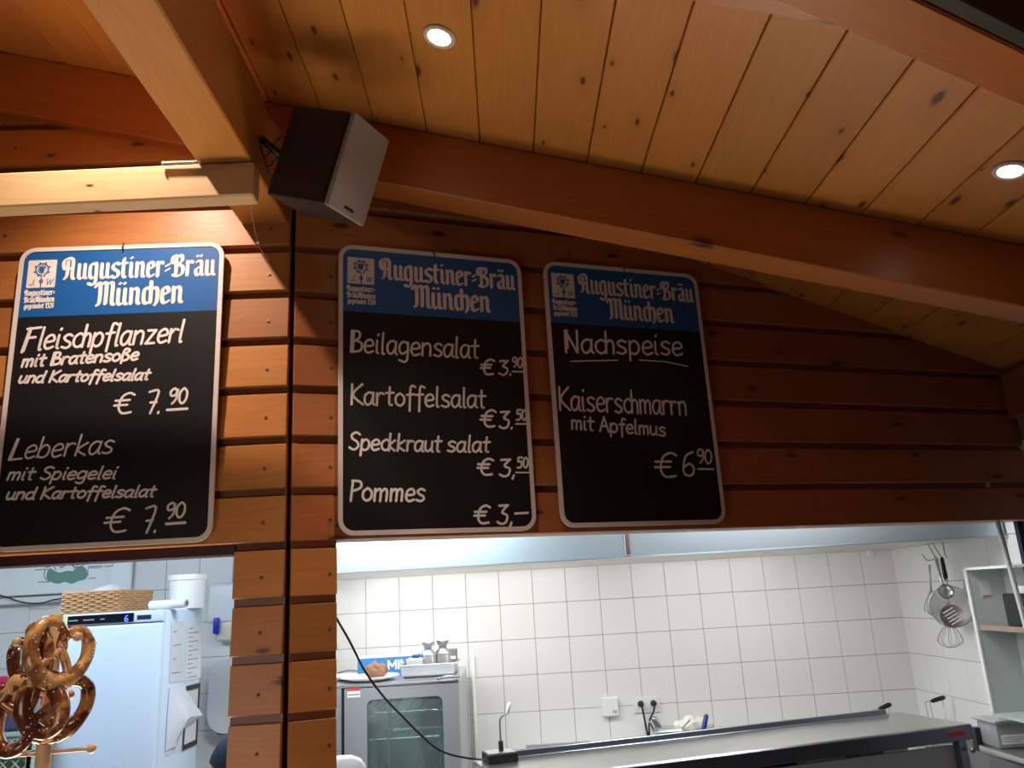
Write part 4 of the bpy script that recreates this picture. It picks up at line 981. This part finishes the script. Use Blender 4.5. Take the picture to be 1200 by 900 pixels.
st = link('stake', bm, WK, t); 
link('basket_bottom', B(bl+.005, br-.005, by+.005, by+D_b-.005, fz, fz+.006), WK, t)
rp = [along(per*k/60)[0]+V((0, 0, fz+bh+.003)) for k in range(60)]
link('basket_rim', T(rp, .006, 6, True), WK, t, True)
# papers lying in the basket
bm = bmesh.new(); gx, gy = 12, 8
vv = [[bm.verts.new((bl+.05+(W_-.08)*i/gx, by+.05+(D_b-.1)*j/gy, fz+bh+.004+.035*max(0, math.sin(PI*i/gx))*math.sin(PI*j/gy)+.010*mn.noise(V((i*.9, j*.8, 3))))) for j in range(gy+1)] for i in range(gx+1)]
for i in range(gx):
    for j in range(gy): bm.faces.new((vv[i][j], vv[i+1][j], vv[i+1][j+1], vv[i][j+1]))
r = bmesh.ops.extrude_face_region(bm, geom=bm.faces[:]); bmesh.ops.translate(bm, vec=(0, 0, -.02), verts=[g for g in r['geom'] if isinstance(g, bmesh.types.BMVert)])
tag(link('paper_bags', bm, mat('grey_paper', (.62, .64, .68), .7), smooth=True), 'crumpled white paper lying in the wicker basket', 'paper')
# roll of film
a_ = hy(177, 709, fy+.12); b_ = hy(218, 707, fy+.08)
a_.z = b_.z = fz+.022
t = thing('film_roll', 'roll of cling film lying on the fridge with its open end in view', 'roll', (a_+b_)/2)
dv = (b_-a_).normalized()
link('film', T([a_, b_], .021, 20), mat('cling_film', (.74, .78, .80), .15), t, 'auto')
link('core', T([b_-dv*.01, b_+dv*.004], .017, 20), mat('cardboard_core', (.55, .54, .50), .8), t, 'auto')
link('core_hole', T([b_-dv*.005, b_+dv*.0046], .0125, 20), solid('core_shadow', (.12, .12, .11)), t, 'auto')
# white bucket
q = hy(219, 712, fyb-.12); rb = (hy(240, 700, fyb-.12).x-hy(199, 700, fyb-.12).x)/2
hb = hy(219, 673, fyb-.12).z-fz
t = thing('white_bucket', 'white lidded bucket standing on the right rear of the fridge', 'bucket', (q.x, fyb-.12, fz))
link('bucket_body', lathe([(0, 0), (rb*.92, 0), (rb*.93, .004), (rb, hb-.03), (0, hb-.03)], 36, (q.x, fyb-.12, fz)), WHITE, t, 'auto')
link('lid', lathe([(0, hb-.03), (rb*1.06, hb-.03), (rb*1.08, hb-.022), (rb*1.06, hb-.004), (0, hb)], 36, (q.x, fyb-.12, fz)), WHITEP, t, 'auto')
# dispensers on the tiled wall right of the fridge
def onb(x, y, d=.0): return hy(x, y, D-d)
p0, p1 = onb(250, 684), onb(292, 728)
t = thing('soap_dispenser', 'white soap dispenser with blue lever on the tiles beside the column', 'dispenser', ((p0.x+p1.x)/2, D, p1.z))
link('dispenser_cover', B(p0.x, p1.x, D-.10, D-.007, p1.z, p0.z, bev=.022, seg=3), WHITE, t, 'auto')
p2, p3 = onb(254, 727, .06), onb(292, 750, .06)
link('bottle', B(p2.x, p3.x, D-.09, D-.02, p3.z, p2.z, bev=.02, seg=3), mat('ivory_bottle', (.72, .70, .58), .3), t, 'auto')
p2, p3 = onb(251, 724, .1), onb(257, 743, .1)
link('lever', B(p2.x, p3.x, D-.12, D-.095, p3.z, p2.z, bev=.008, seg=2), solid('lever_blue', (.01, .03, .45), .35), t, 'auto')
p0, p1 = onb(254, 772), onb(300, 854)
t = thing('towel_dispenser', 'rounded white towel dispenser low on the tiles beside the column', 'dispenser', ((p0.x+p1.x)/2, D, p1.z))
bm = bmesh.new(); prof = rr(p0.x, p1.x+.1, p1.z, p0.z, .10, 8)
f_ = [bm.verts.new((x, D-.12, z)) for x, z in prof]; g_ = [bm.verts.new((x, D-.007, z)) for x, z in prof]; bm.faces.new(f_); bm.faces.new(g_[::-1])
for i in range(len(prof)): bm.faces.new((f_[i], g_[i], g_[(i+1) % len(prof)], f_[(i+1) % len(prof)]))
link('dispenser_cover', bm, WHITE, t, 'auto')
link('paper_slot', B(p0.x+.06, p1.x, D-.115, D-.03, p1.z-.004, p1.z+.001), DGREY, t)
# poster with green dish above the fridge
py_ = D-.06
p0, p1 = hy(-90, 640, py_), hy(152, 690, py_)
t = thing('menu_poster', 'white panel with a green drawn dish above the fridge', 'poster', ((p0.x+p1.x)/2, py_, p1.z))
zl = hy(20, 698, py_).z
link('panel', B(p0.x, p1.x, py_, py_+.03, zl, 2.35, bev=.003), mat('glossy_white_panel', (.88, .92, .93), .3), t)
def pp(x, y): q = hy(x, y, py_-.001); return (q.x, q.z)
bm = bmesh.new()
bo = [pp(*p) for p in ((55, 672), (58, 666), (64, 669), (70, 671), (78, 669), (86, 669), (91, 664), (98, 664), (102, 670), (101, 678), (92, 681), (84, 684), (76, 682), (68, 684), (60, 682), (55, 678))]
bmv = [bm.verts.new((x, py_-.001, z)) for x, z in smooth2(bo)] if 0 else [bm.verts.new((v.x, py_-.001, v.z)) for v in smooth_pts([V((x, 0, z)) for x, z in bo], 4, True)]
bm.faces.new(bmv); link('green_bowl_print', bm, mat('muted_green_print', (.16, .33, .28), .6), t)
bm = bmesh.new()
for s_ in ([(41, 668), (56, 667)], [(45, 682), (58, 682)], [(103, 664), (119, 663)], [(104, 665.5), (118, 665)], [(104, 678), (112, 677)], [(50, 662), (56, 665), (64, 661), (72, 665), (80, 661), (90, 665), (100, 661), (106, 660)], [(52, 663), (60, 658), (70, 662), (78, 657), (88, 662), (96, 657), (106, 660)], [(54, 658), (62, 663), (66, 668)], [(74, 657), (72, 666)], [(84, 657), (88, 668)], [(94, 657), (90, 664)], [(53, 668), (52, 676), (57, 681)], [(103, 667), (103, 675)]):
    ribbon(bm, [pp(*p) for p in s_], .0022, 0)
bmesh.ops.translate(bm, vec=(0, py_-.002, 0), verts=bm.verts[:])
link('line_drawing_print', bm, solid('ink_slate', (.16, .20, .22)), t)
# ledge and cables under the poster
tag(link('cable_duct', B(p0.x, hy(76, 702, py_).x, D-.07, D-.03, zl-.05, zl-.012, bev=.006), WHITEP), 'white cable duct running below the poster', 'duct')
cp_ = [hy(*p, D-.1) for p in ((-10, 694), (8, 700), (28, 706), (48, 707), (62, 703), (76, 701), (90, 698))]
tag(link('cable', T(smooth_pts(cp_, 4), .004, 6), BLACK, smooth=True), 'thin dark cable drooping below the poster', 'cable')
p_ = hy(131, 660, D-.02)
t = thing('wall_socket', 'small white socket with thin lead beside the poster', 'socket', p_)
link('socket_box', B(p_.x-.03, p_.x+.03, D-.085, D-.062, p_.z-.02, p_.z+.06, bev=.004), WHITEP, t)
link('lead', T(smooth_pts([V((p_.x, D-.086, p_.z)), V((p_.x+.012, D-.09, p_.z-.08)), V((p_.x+.01, D-.09, p_.z-.18))], 5), .002, 6), WHITEP, t, True)
# red and green crates at the far left
def crate(x0, x1, y0, y1, z0, z1, m_, label, step=.028, diag=True):
    t = thing('crate', label, 'crate', ((x0+x1)/2, y0, z0))
    bm = bmesh.new()
    for z in (z0, z1-.015): box(bm, x0, x1, y0, y0+.012, z, z+.015)
    for x in (x0, x1-.015): box(bm, x, x+.015, y0, y0+.012, z0, z1)
    box(bm, x0, x1, y1-.012, y1, z0, z1); box(bm, x0, x0+.012, y0, y1, z0, z1); box(bm, x1-.012, x1, y0, y1, z0, z1)
    link('crate_frame', bm, m_, t); bm = bmesh.new(); k = x0-(z1-z0)
    while k < x1:
        for sgn in (1, -1):
            a = V((k, y0+.006, z0 if sgn > 0 else z1)); b = V((k+(z1-z0), y0+.006, z1 if sgn > 0 else z0))
            fa, fb = max(0, (x0-a.x)/(b.x-a.x)), min(1, (x1-a.x)/(b.x-a.x))
            if fb > fa: tube(bm, [a.lerp(b, fa), a.lerp(b, fb)], .003, 4)
        k += step
    link('lattice', bm, m_, t); link('crate_bottom', B(x0, x1, y0, y1, z0-.005, z0), m_, t)
    return t
GC = mat('pale_green_crate', (.40, .55, .48), .5); RC = mat('crimson_crate', (.45, .02, .08), .5)
yc = 3.55; a_ = hy(-40, 862, yc); b_ = hy(37, 862, yc)
zt1 = hy(20, 858, yc).z; zt2 = hy(20, 880, yc).z
crate(a_.x, b_.x, yc, yc+.17, zt2, zt1, GC, 'upper pale green plastic crate low at the left edge')
crate(a_.x, b_.x, yc, yc+.17, zt2-.24, zt2-.012, GC, 'lower pale green plastic crate under the upper one', step=.05)
b_ = hy(14, 800, yc)
zr = hy(8, 795, yc).z; hr_ = .045
crate(a_.x, b_.x+.01, yc, yc+.17, zr-hr_, zr, RC, 'upper crimson crate behind the pretzels', step=.03)
crate(a_.x, b_.x-.002, yc, yc+.17, zr-hr_*2-.008, zr-hr_-.008, RC, 'lower crimson crate behind the pretzels', step=.03)
tag(link('stacking_box', B(a_.x, b_.x-.005, yc, yc+.17, zt1+.002, zr-hr_*2-.014, bev=.01), mat('navy_box', (.05, .05, .14), .5)), 'dark blue box between the crimson and green crates', 'box')
struct(link('trim_9', B(-3.3, b_.x+.25, 3.5, 3.9, FLOOR, zt2-.246), STEEL), 'steel cupboard carrying the crates')
# ---------------------------------------------------------------- pretzel stand
PY = 2.14
pt = hy(66, 719, PY); pb = hy(48, 900, PY)
ax = V((pt.x+.001, PY, 0))
px_ = (pt.x+pb.x)/2
t = thing('pretzel_stand', 'wooden dowel stand holding pretzels at the left edge', 'stand', (px_, PY, 1.0))
link('post', lathe([(0, 1.0), (.018, 1.0), (.018, pt.z-.008), (.014, pt.z-.002), (0, pt.z)], 16, (pt.x, PY, 0)), W_DOWEL, t, 'auto')
link('base_disc', lathe([(0, 1.0), (.11, 1.0), (.115, 1.006), (.11, 1.022), (0, 1.024)], 32, (pt.x, PY, 0)), W_DOWEL, t, 'auto')
def peg(a, b):
    a, b = V(a), V(b); d_ = (b-a).normalized()
    pg = link('peg', T([a, b], .0048, 8), W_DOWEL, t, True)
    bm = bmesh.new(); bmesh.ops.create_uvsphere(bm, u_segments=14, v_segments=10, radius=.0118); bmesh.ops.translate(bm, vec=b, verts=bm.verts[:])
    link('peg_ball', bm, W_DOWEL, pg, True)
c3 = V((pt.x, PY, 0))
def zc(px, py): return hy(px, py, PY).z
peg((pt.x, PY, zc(60, 748)), hy(91, 746, PY-.03)); peg((pt.x, PY, zc(60, 818)), hy(82, 814, PY+.04))
peg((pt.x, PY, zc(54, 882)), hy(107, 877, PY)); peg((pt.x, PY, zc(50, 884)), hy(-40, 884, PY)); peg((pt.x, PY, zc(54, 818)), hy(21, 814, PY-.06)); peg((pt.x, PY, zc(60, 748)), hy(20, 752, PY-.05))
def crust_mat(name, dark, gold, lo, hi):
    m, t_, b = nt(name); N, L = t_.nodes, t_.links
    tc = N.new('ShaderNodeTexCoord'); n = N.new('ShaderNodeTexNoise'); n.inputs['Scale'].default_value = 22; n.inputs['Detail'].default_value = 5; n.inputs['Distortion'].default_value = .8
    L.new(tc.outputs['Object'], n.inputs['Vector']); r = N.new('ShaderNodeValToRGB'); e = r.color_ramp.elements
    e[0].position = lo; e[0].color = (*dark, 1); e[1].position = hi; e[1].color = (*gold, 1)
    L.new(n.outputs['Fac'], r.inputs[0]); L.new(r.outputs[0], b.inputs['Base Color']); b.inputs['Roughness'].default_value = .25; b.inputs['Coat Weight'].default_value = .4
    bp = N.new('ShaderNodeBump'); bp.inputs['Strength'].default_value = .4; bp.inputs['Distance'].default_value = .003; L.new(n.outputs['Fac'], bp.inputs['Height']); L.new(bp.outputs[0], b.inputs['Normal'])
    return m
CR = crust_mat('pretzel_crust', (.11, .028, .012), (.55, .27, .09), .48, .68)
CR2 = crust_mat('golden_pretzel_crust', (.24, .075, .022), (.66, .38, .14), .38, .58)
CU = mat('pretzel_crumb', (.66, .38, .16), .6, var=.35, bscale=45, bump=.4)
SA = mat('salt_grain', (.85, .82, .80), .4)
def pretzel(c, size, normal, roll, label, fat=1.8, cm=None):
    """flat in local xz; loops up, fat belly down"""
    path = [(-.30, -.36), (.08, -.10), (.34, .16), (.48, .34), (.44, .58), (.18, .64), (.0, .5)]
    # full outline: end - cross - left lobe - belly - right lobe - cross - end
    P = [(.34, -.40), (.17, -.14), (-.01, .06), (-.06, .16), (.03, .26), (.0, .34), (-.24, .50), (-.50, .42), (-.60, .10), (-.50, -.24), (-.24, -.48), (0, -.54),
         (.24, -.48), (.50, -.24), (.60, .10), (.50, .42), (.24, .50), (.0, .36), (-.03, .26), (.06, .16), (.01, .06), (-.17, -.14), (-.34, -.40)]
    P = [(x, z) for x, z in P]
    Y_ = [.06, .05, .05, .03, -.05, .04, .02, 0, 0, 0, 0, 0, 0, 0, 0, 0, .02, -.04, .05, -.03, .05, .05, .06]
    Rr = [.055, .060, .052, .048, .048, .052, .068, .080, .09, .10, .112, .118, .112, .10, .09, .080, .068, .052, .048, .048, .052, .060, .055]
    pts = smooth_pts([V((x*size, -y*size, z*size)) for (x, z), y in zip(P, Y_)], 5)
    rs = []
    for i in range(len(Rr)-1): rs += [(Rr[i]*(1-k/5)+Rr[i+1]*k/5)*size*fat*.9*(1+.16*mn.noise(V((i+k/5, roll*5, 0)))) for k in range(5)]
    rs.append(Rr[-1]*size)
    n = V(normal).normalized(); up = (Zv-n*Zv.dot(n)).normalized(); rt = up.cross(n)*-1
    Rm_ = Matrix((rt, -n, up)).transposed(); 
    if Rm_.determinant() < 0: rt = -rt; Rm_ = Matrix((rt, -n, up)).transposed()
    mw = Rm_.to_4x4() @ Matrix.Rotation(roll, 4, 'Y'); mw.translation = V(c)
    t = thing('pretzel', label, 'pretzel', c, 'pretzels on the wooden stand')
    link('crust', T(pts, rs, 12), cm or CR, t, True, mw=mw)
    # pale split along the belly and pale twisted arms
    bm = bmesh.new(); a, b = 45, 67
    tube(bm, [pts[i]+V((0, -rs[i]*.34, rs[i]*.15*math.sin(i))) for i in range(a, b)], [rs[i]*(.30+.45*math.sin(PI*(i-a)/(b-a-1))) for i in range(a, b)], 10)
    tube(bm, [pts[i]+V((0, -rs[i]*.30, 0)) for i in range(2, 14)], [rs[i]*.74 for i in range(2, 14)], 8)
    link('split_crumb', bm, CU, t, True, mw=mw)
    bm = bmesh.new()
    for k in range(70):
        i = random.randrange(6, len(pts)-2); a = random.uniform(0, 2*PI); r_ = rs[i]
        q = pts[i]+V((r_*.55*math.cos(a), -r_*.95, r_*.55*math.sin(a))); s_ = random.uniform(.0008, .0017)
        box(bm, q.x-s_, q.x+s_, q.y-s_, q.y+s_, q.z-s_, q.z+s_)
    o = link('salt', bm, SA, t, mw=mw); o['kind'] = 'stuff'
pretzel(hy(36, 771, PY-.045), .118, (-.50, -.85, 0), -.5, 'upper left dark brown pretzel on the wooden stand')
pretzel(hy(69, 765, PY-.050), .128, (.88, -.45, .1), .35, 'upper right golden pretzel looped over the peg', 1.7, CR2)
pretzel(hy(31, 835, PY-.060), .140, (-.1, -1, .15), 2.7, 'lowest large pretzel seen flat at the left edge')
pretzel(hy(64, 826, PY-.015), .130, (.80, -.6, 0), .3, 'pretzel behind the lowest one, sprinkled with salt')
# ---------------------------------------------------------------- cook bending behind the column
def person():
    sh = hy(399, 893, 3.05); hd = hy(283, 901, 2.98)
    t = thing('person', 'person in a white jacket bending behind the wooden column', 'person', (sh.x-.2, 3.1, FLOOR))
    J = {}
    pel = V((sh.x-.05, 3.30, .72)); ch = V((sh.x-.16, 3.12, sh.z-.10)); nk = V((hd.x+.16, 3.03, hd.z-.03))
    verts = [pel, pel.lerp(ch, .5)+V((.02, .02, .04)), ch, nk, hy(384, 922, 3.06), V((sh.x-.04, 2.96, sh.z-.36)), V((sh.x-.16, 2.90, sh.z-.52)),
             V((sh.x-.22, 3.22, sh.z-.14)), V((sh.x-.30, 3.16, sh.z-.38)), V((sh.x-.30, 3.02, sh.z-.54)),
             pel+V((.09, 0, -.05)), pel+V((.11, -.04, -.42)), pel+V((.11, .02, FLOOR+.06-pel.z)), pel+V((-.09, 0, -.05)), pel+V((-.11, -.04, -.42)), pel+V((-.11, .02, FLOOR+.06-pel.z))]
    rad = [.15, .15, .16, .06, .145, .055, .04, .075, .055, .04, .10, .07, .05, .10, .07, .05]
    ed = [(0, 1), (1, 2), (2, 3), (2, 4), (4, 5), (5, 6), (2, 7), (7, 8), (8, 9), (0, 10), (10, 11), (11, 12), (0, 13), (13, 14), (14, 15)]
    me = bpy.data.meshes.new('body'); me.from_pydata(verts, ed, []); o = bpy.data.objects.new('body', me); COL.objects.link(o)
    me.materials.append(mat('white_jacket', (.82, .84, .86), .8, bump=.3, bscale=30)); md = o.modifiers.new('s', 'SKIN'); md.use_smooth_shade = True
    for i, sv in enumerate(me.skin_vertices[0].data): sv.radius = (rad[i], rad[i]); sv.use_root = (i == 0)
    o.modifiers.new('u', 'SUBSURF').levels = 2; o.modifiers['u'].render_levels = 2; attach(o, t)
    SK = mat('skin', (.55, .32, .23), .55)
    bm = bmesh.new(); bmesh.ops.create_uvsphere(bm, u_segments=24, v_segments=18, radius=1)
    for v in bm.verts:
        c = v.co; v.co = V((c.x*.095, c.y*.078, c.z*.115)); 
        if v.co.x < -.06 and abs(v.co.z+.01) < .03: v.co.x -= .012*(1-abs(v.co.y)/.08)
    bmesh.ops.rotate(bm, matrix=Matrix.Rotation(.7, 3, 'Y'), verts=bm.verts[:]); bmesh.ops.translate(bm, vec=hd, verts=bm.verts[:])
    link('head', bm, SK, t, True)
    bm = bmesh.new(); bmesh.ops.create_uvsphere(bm, u_segments=28, v_segments=20, radius=1)
    for v in bm.verts:
        c = v.co; k_ = 1+.03*mn.noise(c*6); v.co = V((c.x*.108*k_, c.y*.096*k_, c.z*.118*k_))
    geom = [v for v in bm.verts if v.co.x < -.02 and v.co.z < -.03]; bmesh.ops.delete(bm, geom=geom, context='VERTS')
    bmesh.ops.rotate(bm, matrix=Matrix.Rotation(.4, 3, 'Y'), verts=bm.verts[:]); bmesh.ops.translate(bm, vec=hd+V((.0, .0, .012)), verts=bm.verts[:])
    link('cap', bm, mat('dark_blue_cap', (.02, .045, .08), .8), t, True)
    for s_ in (6, 9):
        q = verts[s_]; d_ = (verts[s_]-verts[s_-1]).normalized(); bm = bmesh.new()
        tube(bm, [q, q+d_*.05, q+d_*.09], [.026, .036, .030], 10)
        sd = d_.cross(V((0, 0, 1))).normalized()
        for f in range(4):
            b0 = q+d_*.085+sd*(f-1.5)*.018; tube(bm, [b0, b0+d_*.035+V((0, 0, -.004)), b0+d_*(.06-.006*abs(f-1.2))+V((0, 0, -.02))], [.009, .0085, .007], 7)
        b0 = q+d_*.03+sd*.03; tube(bm, [b0, b0+sd*.03+d_*.02, b0+sd*.035+d_*.05], [.011, .010, .008], 7)
        link('hand', bm, SK, t, True)
person()
